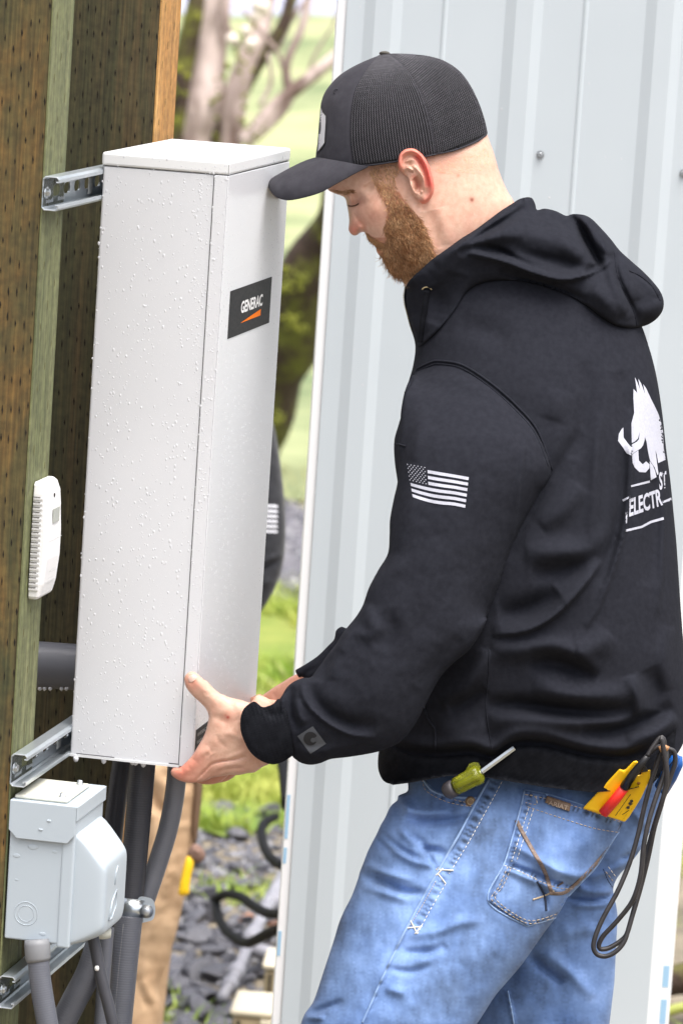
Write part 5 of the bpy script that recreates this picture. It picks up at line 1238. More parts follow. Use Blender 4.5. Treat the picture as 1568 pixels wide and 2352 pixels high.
q = ZC([(767, 96)])[0]; hq = P(q[0], q[1], D0)
bm = bmesh.new(); bmesh.ops.create_uvsphere(bm, u_segments=20, v_segments=10, radius=1); V = [hq + RT * v.co.x * .0072 + UP * (v.co.z * .0032 + .001 + v.co.x * -.0003) + f0 * v.co.y * .0072 for v in bm.verts]; F = [[v.index for v in f.verts] for f in bm.faces]; bm.free()
mesh('cap_button', V, F, mat('button_cloth', (.06, .055, .045), .8), man)
# eyelet
q = ZC([(491, 308)])[0]; h = hit(bc, q[0], q[1], .0003); V = []; F = []
mb = MB(); mb.add(*tubeg([h + RT * .0030 * math.cos(a) + UP * .0036 * math.sin(a) for a in np.linspace(0, 6.283, 14)], .0008, 5)); mb.build('eyelet', m_capf, man)
# badge on the cap front, seen edge-on
bdg = ZC([(404, 372), (412, 385), (418, 415), (436, 440), (438, 470), (432, 540), (430, 600), (415, 630), (385, 660), (370, 662), (384, 640), (390, 560), (396, 470), (400, 410)])
drape('badge_border', bdg, bc, mat('badge_black', (.012, .012, .014), .6), man, off=.0012, step=3, thick=.0015)
drape('badge', ZC([(404, 400), (412, 425), (430, 448), (430, 480), (425, 560), (423, 600), (408, 622), (387, 648), (390, 600), (394, 520), (399, 450)]), bc, mat('badge_grey', (.50, .50, .52), .7), man, off=.0020, step=3)
drape('badge_mark', ZC([(400, 455), (404, 470), (403, 520), (399, 550), (392, 550), (396, 490)]), bc, mat('badge_black', (0, 0, 0)), man, off=.0026, step=2)
# bill: an arched sheet
U_ = crom(ZC([(384, 688), (340, 700), (285, 722), (225, 752), (165, 785), (122, 812), (105, 830)]), 3); L_ = crom(ZC([(675, 737), (600, 775), (500, 830), (400, 885), (300, 915), (220, 928), (160, 914), (125, 882), (107, 845)]), 3)
nu, nv_ = 40, 28; V = []; F = []
for i in range(nu + 1):
    s_ = i / nu; a = U_[int(s_ * (len(U_) - 1))]; b_ = L_[int(s_ * (len(L_) - 1))]
    hw = .078 * math.sqrt(max(0, 1 - (max(0, s_ - .25) / .75) ** 2.4)) + .001; w0 = 0.0
    for j in range(nv_ + 1):
        x = -1 + 2 * j / nv_; k = 1 - math.cos(abs(x) * math.pi / 2); q = a + (b_ - a) * (k ** .9)
        V.append(P(q[0], q[1], D0 + w0 + hw * math.sin(x * math.pi / 2)))
for i in range(nu):
    for j in range(nv_): n = i * (nv_ + 1) + j; F.append((n, n + 1, n + nv_ + 2, n + nv_ + 1))
bill = mesh('cap_bill', V, F, m_capf, man); md = bill.modifiers.new('t', 'SOLIDIFY'); md.thickness = .0032; md.offset = 0
bev = bill.modifiers.new('b', 'BEVEL'); bev.width = .001; bev.segments = 2; bev.limit_method = 'ANGLE'; bev.angle_limit = 1.0
mb = MB()
for kk in (.12, .22, .32, .42, .52, .62, .72):
    pts = []
    for i in range(2, nu - int(kk * 10)):
        s_ = i / nu * (1 - kk * .12); a = U_[int(s_ * (len(U_) - 1))]; b_ = L_[int(s_ * (len(L_) - 1))]; 
    
# ---- zip, drawstring
m_brass = mat('brass', (.35, .28, .16), .35, metal=.8)
zc_ = crom(ZD([(158, 565), (148, 610), (152, 660), (165, 700), (180, 760), (198, 810), (214, 862)]), 1.0); mb = MB(); L = 0
for i in range(0, len(zc_), 4):
    q = zc_[i]; p = P(q[0] - 1.0, q[1], D0 + .005); mb.add(*boxg(p - RT * .0014, RT * .0026, f0 * .004, UP * .0010))
mb.build('zip_teeth', m_brass, man, kind='stuff', smooth=False)
mb = MB(); mb.add(*tubeg([P(q[0] + 2, q[1], D0 + .005) for q in zc_[::6]], .0016, 6)); mb.build('zip_tape', m_rib, man)
ds = ZD([(262, 588), (256, 640), (250, 700), (240, 760), (232, 850)]); mb = MB(); mb.add(*dtube(ds, bh_, .0042, .0022, 6, 10)); mb.build('drawstring', m_rib, man)
q = hit(bh_, *ZD([(263, 590)])[0], .0010); mb = MB(); mb.add(*tubeg([q + RT * .0062 * math.cos(a) + UP * .0045 * math.sin(a) - f0 * .002 for a in np.linspace(.2, 2.9, 12)], .0011, 6)); mb.build('drawstring_eyelet', m_brass, man)
# ---- seams on hoodie
def seam(pts, b_, r, name='seam', m=None, off=None):
    V, F = dtube(pts, b_, r, off, 4, 6)
    if V: mesh(name, V, F, m or m_fleece, man)
bts = bvh(torso, sleeve)
seam([(960, 846), (980, 836), (1003, 829), (1060, 838), (1124, 878), (1182, 928), (1233, 988), (1267, 1078)], bts, .0017, off=.0004)
seam([(958, 852), (982, 842), (1003, 836), (1058, 845), (1119, 885), (1176, 935), (1227, 994), (1258, 1070)], bts, .0008, off=.0003)
seam(ZD([(240, 965), (215, 985), (195, 1040), (150, 1110)]), bts, .0009)
seam(ZE([(655, 1060), (650, 1200), (640, 1330), (660, 1480), (668, 1531)]), bts, .0010)
seam(ZE([(345, 1330), (375, 1400), (400, 1440), (400, 1531)]), bts, .0018)
seam(ZE([(205, 90), (230, 92), (262, 100)]), bts, .0016)
for cc in (ZD([(1218, 395), (1232, 500), (1275, 610), (1318, 700), (1332, 768)]), ZD([(1292, 488), (1350, 515), (1410, 568), (1450, 640)])): seam(cc, bh_, .0009)
# ---- flag print
def drape_poly(name, pts, b_, m, off=.0007, step=3): return drape(name, pts, b_, m, man, off=off, step=step)
def E2(x, y): return ZE([(x, y)])[0]
def flagpt(a, b_):      # a 0..1 along, b 0..1 down: bilinear corners with a little sag
    tl, tr_, br, bl_ = (263, 180), (560, 232), (541, 395), (290, 342)
    x = (1 - b_) * ((1 - a) * tl[0] + a * tr_[0]) + b_ * ((1 - a) * bl_[0] + a * br[0]); y = (1 - b_) * ((1 - a) * tl[1] + a * tr_[1]) + b_ * ((1 - a) * bl_[1] + a * br[1])
    return ZE([(x, y + 10 * math.sin(min(1, a * 1.3) * math.pi) * b_)])[0]
for i in range(6):
    b0, b1 = .085 + i * .160, .085 + i * .160 + .088
    a0 = .335 if i < 3 else .02
    top = [flagpt(a0 + (1 - a0) * k / 10, b0) for k in range(11)]; bot = [flagpt(a0 + (1 - a0) * k / 10, b1) for k in range(10, -1, -1)]
    drape_poly('flag_stripe', top + bot, bs, m_prn, step=4)
mb = MB()
for r_ in range(9):
    for c in range(6 if r_ % 2 == 0 else 5):
        a = .02 + (c + (.5 if r_ % 2 else 0)) * .055; b_ = .03 + r_ * .056; q = flagpt(a, b_); h = hit(bs, q[0], q[1], .0008)
        if h is None: continue
        R = .0011; V = [h]; 
        for k in range(10):
            t = math.pi / 2 + k * math.pi / 5; rr_ = R if k % 2 == 0 else R * .42; V.append(h + RT * math.cos(t) * rr_ + UP * math.sin(t) * rr_)
        mb.add(V, [(0, (k % 10) + 1, ((k + 1) % 10) + 1) for k in range(10)])
mb.build('flag_stars', m_prn, man, kind='stuff', smooth=False)
# ---- sleeve patch (dark square with a round mark)
bsl = bvh(sleeve, cuff)
m_patch = mat('patch_grey', (.060, .065, .075), .7); m_patch2 = mat('patch_dark', (.012, .012, .014), .8)
pc = ZH([(770, 712), (850, 660), (920, 752), (838, 805)]); drape_poly('sleeve_patch', pc, bsl, m_patch, .0010, 4)
drape('patch_mark', [(ZH([(838 + 36 * math.cos(a), 725 + 36 * math.sin(a))])[0]) for a in np.linspace(.5, 5.9, 18)] + ZH([(850, 728), (852, 738)]), bsl, m_patch2, man, off=.0018, step=3)
drape('patch_mark', [(ZH([(852 + 13 * math.cos(a), 733 + 13 * math.sin(a))])[0]) for a in np.linspace(0, 5.6, 10)], bsl, m_patch, man, off=.0026, step=3)
# ---- back print
def J(pts): return ZJ(pts)
btb = bvh(torso)
def jp(pts, name='back_print', off=.0008, step=4): return drape(name, J(pts), btb, m_prn, man, off=off, step=step)
jp([(682, 458), (725, 505), (715, 430), (697, 318), (722, 370), (750, 440), (762, 480), (738, 340), (770, 390), (800, 470), (818, 520), (795, 402), (830, 450), (862, 520), (900, 600), (945, 690), (975, 755), (1005, 850), (1028, 960), (1035, 1150), (1060, 1290), (972, 1330), (955, 1230), (940, 1180), (958, 1330), (975, 1460), (962, 1470), (930, 1380), (880, 1310), (868, 1270), (850, 1180), (835, 1080), (815, 1020), (812, 1060), (795, 1120), (770, 1155), (700, 1200), (655, 1240), (600, 1215), (560, 1150), (500, 1068), (510, 985), (540, 935), (562, 912), (566, 1030), (610, 1090), (650, 1140), (665, 1110), (720, 1080), (745, 1050), (755, 960), (735, 1040), (700, 1075), (662, 1095), (660, 1000), (658, 860), (690, 740), (680, 560)])
jp([(665, 1232), (738, 1180), (745, 1300), (790, 1345), (830, 1310), (870, 1345), (868, 1390), (825, 1440), (750, 1435), (695, 1380), (672, 1330)])
jp([(872, 1310), (910, 1360), (935, 1420), (952, 1495), (885, 1532)])
jp([(652, 1592), (872, 1535), (875, 1560), (655, 1614)]); jp([(550, 1760), (640, 1715), (640, 1738), (560, 1785)]); jp([(1022, 1780), (1125, 1735), (1130, 1768), (1025, 1802)]); jp([(592, 2112), (780, 2066), (880, 2010), (1035, 1965), (1040, 1995), (890, 2036), (785, 2092), (590, 2140)])
def jtext(s_, quad, bold=.03):
    V, F = tnorm(s_, bold); out = []
    (x0, y0), (x1, y1), (x2, y2), (x3, y3) = quad      # bottom-left, bottom-right, top-right, top-left
    for a, b_ in V:
        x = (1 - b_) * ((1 - a) * x0 + a * x1) + b_ * ((1 - a) * x3 + a * x2); y = (1 - b_) * ((1 - a) * y0 + a * y1) + b_ * ((1 - a) * y3 + a * y2)
        u, v = ZJ([(x, y)])[0]; h = hit(btb, u, v, .0009); out.append(h if h else P(u, v, D0))
    mesh('back_lettering', out, F, m_prn, man, smooth=False)
jtext('ELECTR', [(630, 1965), (1030, 1825), (1000, 1625), (635, 1750)]); jtext('ST', [(988, 1650), (1076, 1620), (1066, 1420), (980, 1440)]); jtext('I', [(592, 2040), (606, 2035), (612, 1905), (590, 1912)])

# ---- jeans
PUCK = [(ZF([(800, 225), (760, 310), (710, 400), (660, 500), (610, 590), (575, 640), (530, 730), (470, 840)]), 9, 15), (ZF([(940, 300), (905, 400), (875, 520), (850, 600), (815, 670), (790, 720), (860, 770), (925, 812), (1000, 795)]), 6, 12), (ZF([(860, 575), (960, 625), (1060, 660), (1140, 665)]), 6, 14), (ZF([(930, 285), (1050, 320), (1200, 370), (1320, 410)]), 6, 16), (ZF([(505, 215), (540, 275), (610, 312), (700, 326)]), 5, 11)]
def pucker(q):  # seam dye wear, with crease shade also put into the jeans tint
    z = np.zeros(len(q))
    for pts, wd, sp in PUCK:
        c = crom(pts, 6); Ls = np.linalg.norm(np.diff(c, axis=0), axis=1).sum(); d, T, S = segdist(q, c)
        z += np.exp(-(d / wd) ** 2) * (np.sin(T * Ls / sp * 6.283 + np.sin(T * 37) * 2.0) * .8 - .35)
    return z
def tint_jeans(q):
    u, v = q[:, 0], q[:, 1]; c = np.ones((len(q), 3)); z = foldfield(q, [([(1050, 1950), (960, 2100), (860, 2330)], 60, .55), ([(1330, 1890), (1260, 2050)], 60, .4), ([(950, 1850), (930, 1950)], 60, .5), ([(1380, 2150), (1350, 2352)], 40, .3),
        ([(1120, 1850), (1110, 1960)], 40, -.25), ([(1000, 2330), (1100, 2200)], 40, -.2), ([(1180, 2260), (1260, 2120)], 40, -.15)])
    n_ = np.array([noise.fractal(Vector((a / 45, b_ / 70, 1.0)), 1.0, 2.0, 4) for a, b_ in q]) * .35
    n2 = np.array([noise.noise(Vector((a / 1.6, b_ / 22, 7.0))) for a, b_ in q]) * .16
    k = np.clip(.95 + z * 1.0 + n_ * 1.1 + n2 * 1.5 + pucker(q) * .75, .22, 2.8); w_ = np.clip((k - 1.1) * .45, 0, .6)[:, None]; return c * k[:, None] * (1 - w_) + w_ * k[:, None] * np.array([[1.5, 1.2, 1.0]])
near_ol = [(950, 1690), (938, 1760), (936, 1790), (936, 1816), (922, 1824), (914, 1828), (912, 1838), (900, 1848), (893, 1858), (884, 1878), (874, 1895), (866, 1913), (855, 1934), (845, 1954), (835, 1980), (826, 2003), (822, 2018), (807, 2059), (790, 2092), (778, 2121), (766, 2161), (743, 2231), (720, 2299), (699, 2330), (690, 2356), (668, 2440), (640, 2560), (600, 2760), (560, 3000), (540, 3250), (700, 3250), (760, 3000), (850, 2760), (960, 2580), (1050, 2430), (1092, 2356), (1104, 2338), (1137, 2287), (1165, 2254), (1194, 2220), (1222, 2181), (1250, 2141), (1283, 2097), (1306, 2057), (1334, 2029), (1373, 1985), (1418, 1915), (1440, 1860), (1470, 1800), (1480, 1700), (1400, 1600), (1200, 1560), (1020, 1600)]
def F_(pts, w, a, k='g'): return (ZF(pts), w * .56, a, k)
JF = [F_([(760, 230), (690, 370), (600, 540), (520, 680), (420, 860), (350, 1010), (290, 1160), (250, 1260)], 7, 3.0, 'z'), F_([(790, 260), (700, 420), (620, 560), (540, 700), (450, 850)], 16, 1.2),
      F_([(420, 380), (520, 400), (640, 390), (700, 370)], 18, -5), F_([(400, 330), (500, 360), (620, 350)], 16, 4), F_([(430, 450), (520, 500), (600, 530)], 20, -6), F_([(400, 420), (470, 480), (560, 500)], 16, 5), F_([(350, 480), (450, 550), (560, 580)], 16, 4), F_([(330, 440), (410, 510), (500, 560)], 14, -4),
      F_([(400, 300), (440, 340), (420, 390)], 16, 4), F_([(310, 470), (380, 520)], 20, -5), F_([(250, 610), (330, 640), (420, 680), (520, 690)], 18, -5), F_([(260, 570), (360, 610), (470, 640)], 18, 4), F_([(250, 660), (350, 690), (450, 720)], 18, 3),
      F_([(830, 560), (880, 580), (960, 610), (1060, 650), (1140, 660)], 9, -5), F_([(860, 480), (960, 540), (1060, 600), (1160, 620), (1240, 560)], 24, 6), F_([(840, 590), (960, 640), (1080, 690)], 12, 4), F_([(960, 620), (1000, 690), (1010, 760)], 9, -4),
      F_([(440, 860), (540, 850), (660, 810), (760, 800)], 24, 3), F_([(420, 930), (520, 930), (600, 900)], 20, -3.5), F_([(370, 1000), (460, 1010), (540, 980)], 16, -3), F_([(350, 1080), (430, 1100)], 20, 3), F_([(1100, 700), (1000, 880), (880, 1010)], 30, -3),
      F_([(500, 480), (540, 560), (560, 600)], 12, -3), F_([(40, 1180), (100, 1160), (180, 1130)], 14, -4), F_([(20, 1200), (100, 1200)], 12, 4), F_([(880, 380), (870, 480), (840, 560)], 10, -3)]
JF = [(f[0], f[1] * .9, f[2] * 2.4) + tuple(f[3:]) for f in JF]
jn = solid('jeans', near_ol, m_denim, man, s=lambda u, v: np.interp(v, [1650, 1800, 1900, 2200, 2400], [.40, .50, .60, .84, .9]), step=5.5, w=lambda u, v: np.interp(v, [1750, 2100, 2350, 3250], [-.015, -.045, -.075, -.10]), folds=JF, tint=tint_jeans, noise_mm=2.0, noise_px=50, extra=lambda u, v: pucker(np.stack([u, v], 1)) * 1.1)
far_ol = [(1250, 1640), (1400, 1620), (1500, 1680), (1530, 1770), (1534, 1812), (1520, 1850), (1502, 1889), (1474, 1945), (1455, 1972), (1440, 1990), (1424, 2006), (1412, 2025), (1407, 2045), (1413, 2075), (1417, 2105), (1414, 2169), (1410, 2253), (1406, 2290), (1398, 2356), (1380, 2500), (1350, 2750), (1330, 3000), (1320, 3250), (1160, 3250), (1150, 3000), (1130, 2750), (1095, 2500), (1075, 2356), (1100, 2200), (1150, 2000), (1200, 1850)]
FJ = [F_([(1080, 700), (1180, 720), (1280, 700)], 9, -6), F_([(1080, 640), (1180, 680), (1280, 680)], 14, 5), F_([(1120, 740), (1220, 740), (1290, 720)], 12, 4), F_([(1310, 550), (1400, 515)], 8, -5), F_([(1180, 630), (1260, 600), (1340, 560)], 14, 4), F_([(940, 940), (1000, 1000), (1080, 1060)], 20, -6), F_([(1000, 930), (1100, 1010), (1200, 1120)], 26, 4),
      F_([(1060, 860), (1180, 840), (1280, 860)], 30, 3), F_([(845, 1080), (860, 1150), (875, 1225)], 5, 3), F_([(1340, 330), (1420, 420)], 20, 4)]
FJ = [(f[0], f[1] * .9, f[2] * 2.2) + tuple(f[3:]) for f in FJ]
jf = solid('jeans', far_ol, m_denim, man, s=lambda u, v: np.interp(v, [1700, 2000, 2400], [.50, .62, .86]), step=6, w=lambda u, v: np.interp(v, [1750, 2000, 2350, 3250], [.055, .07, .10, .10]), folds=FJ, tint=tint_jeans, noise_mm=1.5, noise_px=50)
for sx, ww in ((0, -.10), (640, .10)):
    solid('boot', [(530 + sx, 3230), (700 + sx, 3230), (720 + sx, 3330), (725 + sx, 3400), (690 + sx, 3425), (420 + sx, 3425), (405 + sx, 3380), (450 + sx, 3340), (530 + sx, 3310)], mat('work_boot', (.16, .10, .06), .6), man, s=.7, step=14, w=ww)
bj = bvh(jn); bjf = bvh(jf)
# stitching, seams
tan = MB(); cream = MB(); navy = MB()
stitches(tan, ZF([(500, 220), (510, 262), (545, 290), (610, 318), (700, 335)]), bj); stitches(tan, ZF([(506, 206), (520, 245), (556, 276), (620, 303), (700, 322)]), bj)
stitches(cream, ZF([(826, 232), (790, 300), (740, 390), (690, 480), (640, 560), (610, 610)]), bj); stitches(tan, ZF([(700, 352), (650, 450), (600, 540), (556, 596)]), bj, dash=4, gap=2)
stitches(cream, ZF([(596, 650), (560, 710), (520, 780), (480, 856)]), bj); stitches(tan, ZF([(555, 640), (500, 740), (440, 835)]), bj, dash=4, gap=2)
for a, b_ in ((ZF([(556, 592), (628, 596)]), 0), (ZF([(556, 618), (584, 588)]), 0), (ZF([(566, 612), (596, 650)]), 0), (ZF([(440, 832), (498, 826)]), 0), (ZF([(452, 802), (480, 856)]), 0), (ZF([(470, 856), (498, 822)]), 0)): cream.add(*dtube(a, bj, .0009, .0006, 4, 5))
PK = [(918, 268), (1010, 285), (1110, 315), (1210, 350), (1335, 398), (1280, 470), (1215, 575), (1150, 645), (1098, 700), (1062, 770), (1045, 790), (928, 824), (770, 722), (835, 570), (872, 450), (905, 330)]
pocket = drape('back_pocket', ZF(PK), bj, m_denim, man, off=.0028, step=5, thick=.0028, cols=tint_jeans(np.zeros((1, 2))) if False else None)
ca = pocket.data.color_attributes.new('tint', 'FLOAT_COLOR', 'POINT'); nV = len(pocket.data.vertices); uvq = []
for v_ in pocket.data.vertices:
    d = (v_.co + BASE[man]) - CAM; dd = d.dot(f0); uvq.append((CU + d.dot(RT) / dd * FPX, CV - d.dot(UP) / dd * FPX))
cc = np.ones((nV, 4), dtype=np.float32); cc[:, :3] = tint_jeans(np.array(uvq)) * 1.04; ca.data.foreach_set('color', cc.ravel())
bp_ = bvh(pocket, jn)
def hem(pts, r_=.0016, b_=None): 
    V, F = dtube(ZF(pts), b_ or bp_, r_, .0004, 4, 6)
    if V:
        o = mesh('seam', V, F, m_denim, man, cols=np.ones((len(V), 3)) * np.array([[2.0, 1.75, 1.45]]))  # worn seam ridge, its light edge also put into the tint
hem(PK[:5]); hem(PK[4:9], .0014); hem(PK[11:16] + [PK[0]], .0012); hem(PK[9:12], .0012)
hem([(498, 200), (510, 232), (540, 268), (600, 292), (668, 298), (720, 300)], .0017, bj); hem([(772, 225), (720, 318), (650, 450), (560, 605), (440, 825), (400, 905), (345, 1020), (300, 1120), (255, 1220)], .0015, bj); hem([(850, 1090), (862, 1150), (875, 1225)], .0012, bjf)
for pts in ([(930, 335), (1010, 362), (1110, 395), (1210, 425), (1300, 440)], [(920, 285), (1000, 300), (1100, 326), (1200, 358), (1320, 402)], [(875, 590), (980, 640), (1060, 668), (1130, 672)], [(835, 575), (900, 600), (970, 632)], [(955, 345), (920, 450), (885, 560)], [(935, 340), (900, 450), (865, 560)],
            [(862, 590), (830, 660), (800, 712), (930, 800), (1050, 775)], [(850, 580), (812, 665), (785, 718), (928, 812), (1050, 786)], [(920, 285), (960, 292), (965, 325), (922, 318)], [(965, 290), (972, 325)]):
    stitches(tan if len(pts) > 3 else cream, ZF(pts), bp_, off=.0006)
m_emb = mat('brown_embroidery', (.15, .11, .09), .8, (.25, .19, .16), 300, 2)
def ribbon(pts, wd, m, name, b_=bp_):
    c = crom(ZF(pts), 4); L1 = []; L2 = []
    for i, q in enumerate(c):
        t = c[min(i + 1, len(c) - 1)] - c[max(i - 1, 0)]; t = t / (np.linalg.norm(t) + 1e-9); n_ = np.array([-t[1], t[0]]) * wd / 2; L1.append(tuple(q + n_)); L2.append(tuple(q - n_))
    return drape(name, L1 + L2[::-1], b_, m, man, off=.0012, step=4, thick=.0006)
ribbon([(885, 390), (910, 440), (950, 510), (1000, 600), (1030, 690)], 9, m_emb, 'embroidery'); ribbon([(1020, 690), (1080, 688), (1130, 650), (1200, 580), (1270, 500)], 8, m_emb, 'embroidery'); ribbon([(970, 640), (1000, 700), (1008, 762)], 5, mat('navy_embroidery', (.02, .03, .06), .8), 'embroidery'); ribbon([(952, 716), (1000, 700), (1040, 680)], 4, mat('sand_embroidery', (.40, .32, .22), .8), 'embroidery')
m_leather = mat('brown_leather', (.13, .08, .05), .5, (.20, .13, .08), 200, 3)
tg = drape('leather_tag', ZF([(1010, 290), (1108, 322), (1102, 355), (1002, 318)]), bp_, m_leather, man, off=.003, step=4, thick=.0015)
V, F = tnorm('ARIAT', .02); out = []
for a, b_ in V:
    x = 1018 + 80 * a + (-4) * (1 - b_); y = 326 + 24 * a - b_ * 18 - 0; u, v = ZF([(x, y)])[0]; h = hit(bp_, u, v, .0040); out.append(h)
mesh('tag_lettering', out, F, mat('tag_print', (.36, .27, .20), .6), man, smooth=False)
# rivet
h = hit(bj, *ZF([(697, 314)])[0], .001); mesh('rivet', *tubeg([h, h - f0 * .0016, h - f0 * .0024], [.0068, .0062, .0035], 18), m_leather, man)
h2 = h - f0 * .0020; mesh('rivet', *tubeg([h2 + RT * .0038 * math.cos(a) + UP * .0038 * math.sin(a) for a in np.linspace(0, 6.283, 16)], .0006, 5), m_brass, man)
# dark pocket opening with the inner pocket bag
fp = ZF([(500, 185), (512, 225), (545, 262), (600, 288), (668, 296), (722, 298), (770, 222), (765, 205), (640, 190), (560, 185)])
pk2 = drape('front_pocket_bag', fp, bj, mat('inner_denim', (.055, .10, .22), .9), man, off=.0010, step=5)
stitches(tan, ZF([(1250, 600), (1280, 640), (1290, 655)]), bjf); stitches(navy, ZF([(1240, 590), (1262, 640), (1290, 680)]), bjf, dash=5, gap=1); stitches(cream, ZF([(1260, 580), (1290, 620)]), bjf)
tan.build('stitching', m_thread, man, kind='stuff'); cream.build('stitching', m_threadw, man, kind='stuff'); navy.build('stitching', m_threadb, man, kind='stuff')
# belt loop's shade painted in as a dark piece at the waistband
drape('belt_loop_shade', [(938, 1782), (938, 1812), (932, 1812), (931, 1784)], bj, m_rib, man, off=.004, step=3, thick=.004)
# ---- hands (joined to the skin body later)
WH = -.150
def tint_hand(q):
    u, v = q[:, 0], q[:, 1]; c = np.ones((len(q), 3))
    def blob(x, y, r, col, st=1.0, Z=ZB):
        X_, Y_ = Z([(x, y)])[0]; k = np.exp(-(((u - X_) ** 2 + (v - Y_) ** 2) / (r * .2197) ** 2)) * st
        for i in range(3): c[:, i] *= 1 - k * (1 - col[i])
    blob(310, 340, 90, (1.02, .78, .76), .9); blob(250, 1180, 150, (1.0, .70, .66), .9); blob(380, 1100, 100, (1.0, .80, .78), .6); blob(180, 1300, 110, (1.0, .62, .58), .9); blob(680, 700, 60, (1.0, .82, .80), .9); blob(684, 704, 16, (.75, .16, .15), 1.0); blob(660, 682, 9, (.8, .3, .3), .8); blob(500, 1300, 150, (.95, .72, .68), .6); blob(320, 1390, 60, (1, .68, .64), .6)
    return c
def B_(pts, w, a, k='g'): return (ZB(pts), w * .2197, a, k)
hand_ol = ZB([(1000, 470), (920, 548), (830, 525), (740, 505), (700, 495), (640, 470), (590, 448), (540, 405), (500, 365), (470, 330), (430, 305), (395, 275), (355, 242), (325, 226), (290, 228), (255, 250), (235, 275), (228, 310), (238, 365), (260, 410), (300, 460), (345, 505), (390, 545), (430, 585), (455, 615), (472, 650), (485, 700), (472, 770), (455, 840), (430, 905), (400, 960), (370, 1010), (325, 1085), (280, 1140), (225, 1195), (180, 1230), (130, 1232), (100, 1248), (88, 1272), (95, 1305), (125, 1335), (170, 1362), (225, 1380), (285, 1390), (330, 1388), (380, 1382), (440, 1370), (520, 1335), (600, 1325), (680, 1310), (740, 1305), (800, 1308), (880, 1290), (960, 1280), (1000, 1255), (1060, 1215), (1110, 1195), (1200, 1100), (1250, 800), (1150, 550)])
HFo = [B_([(330, 300), (420, 400), (520, 510), (600, 590)], 42, 3.0), B_([(290, 285), (330, 310)], 34, 1.2), B_([(430, 430), (470, 480)], 14, -.8), B_([(600, 560), (700, 640), (790, 700)], 70, 3.0), B_([(520, 690), (600, 720), (690, 760)], 40, -3.0),
       B_([(740, 500), (800, 620), (830, 720)], 30, 2.0), B_([(480, 1010), (560, 950), (700, 860), (800, 820)], 60, 2.5), B_([(330, 1150), (400, 1080), (500, 1040)], 46, 3.5), B_([(110, 1290), (200, 1290), (280, 1230), (340, 1150)], 40, 3.0),
       B_([(340, 1382), (400, 1320), (470, 1250), (520, 1200), (620, 1170), (760, 1150), (880, 1120)], 16, -5.0, 'z'), B_([(520, 1260), (620, 1220), (760, 1190), (900, 1170)], 28, 3.0), B_([(600, 1270), (720, 1240), (860, 1230)], 12, -2.5), B_([(640, 1160), (760, 1100), (880, 1060)], 24, 2.0),
       B_([(470, 1150), (500, 1100), (560, 1070)], 12, 1.2), B_([(440, 1130), (470, 1080)], 10, -1.0), B_([(210, 1240), (230, 1290)], 12, -1.0), B_([(255, 1215), (285, 1260)], 10, -.8), B_([(640, 860), (760, 900), (860, 960)], 30, 1.5), B_([(560, 880), (600, 960), (680, 1030)], 26, -1.5), B_([(820, 760), (850, 900), (900, 1020)], 30, -1.5)]
HFo = [(f[0], f[1] * 1.1, f[2] * .75) + tuple(f[3:]) for f in HFo] + [B_(p_, 6, -.7) for p_ in ([(455, 470), (490, 440)], [(466, 482), (503, 452)], [(445, 455), (478, 425)], [(268, 345), (330, 350)], [(470, 1120), (500, 1085)], [(455, 1105), (480, 1070)], [(200, 1245), (215, 1300)], [(270, 1200), (300, 1250)], [(700, 500), (715, 560)], [(740, 510), (750, 570)], [(560, 1300), (640, 1240), (740, 1215)])]
hand = solid('hand_tmp', hand_ol, m_skin, None, s=.74, step=2.6, w=lambda u, v: np.interp(v, [1545, 1650, 1780], [WH - .018, WH - .010, WH + .004]), folds=HFo, tint=tint_hand, edge_k=7, hmax=60)
# thumb nail
bhn = bvh(hand)
nail = drape('thumbnail', ZB([(268, 300), (280, 275), (305, 262), (335, 262), (358, 280), (352, 305), (330, 325), (300, 342), (280, 335)]), bhn, mat('nail', (.66, .42, .35), .3, sss=.1), man, off=.0006, step=2, smooth_curve=True, thick=.0008)
# curled fingers behind the index finger, hooked under the cabinet bottom
def finger(lst, R):
    V, F = tubeg([P(u, v, D0 + w_) for u, v, w_ in lst], R, 14)
    return V, F
tmp = MB()
fing = [([(520, 1720, -.135), (480, 1770, -.118), (445, 1782, -.104), (418, 1774, -.094), (402, 1764, -.088)], [.0105, .0100, .0092, .0082, .0060]),
        ([(540, 1735, -.118), (500, 1780, -.096), (466, 1786, -.082), (436, 1774, -.074), (420, 1764, -.070)], [.0105, .0098, .0090, .0080, .0058]),
        ([(560, 1740, -.100), (520, 1778, -.078), (490, 1784, -.064), (462, 1774, -.056), (448, 1764, -.052)], [.0095, .0088, .0080, .0072, .0052]),
        ([(600, 1650, -.14), (660, 1655, -.14), (740, 1650, -.14), (850, 1610, -.15)], [.026, .024, .028, .030])]
cols_ = []
for lst, R in fing:
    c = crom([(a, b_, w_ * 1000) for a, b_, w_ in lst], 8); rr_ = np.interp(np.linspace(0, 1, len(c)), np.linspace(0, 1, len(R)), R); tmp.add(*tubeg([P(a, b_, D0 + w_ / 1000) for a, b_, w_ in c], rr_, 16))
fg = mesh('fingers_tmp', tmp.V, tmp.F, m_skin, None, cols=np.ones((len(tmp.V), 3)) * np.array([[1.0, .80, .77]]))
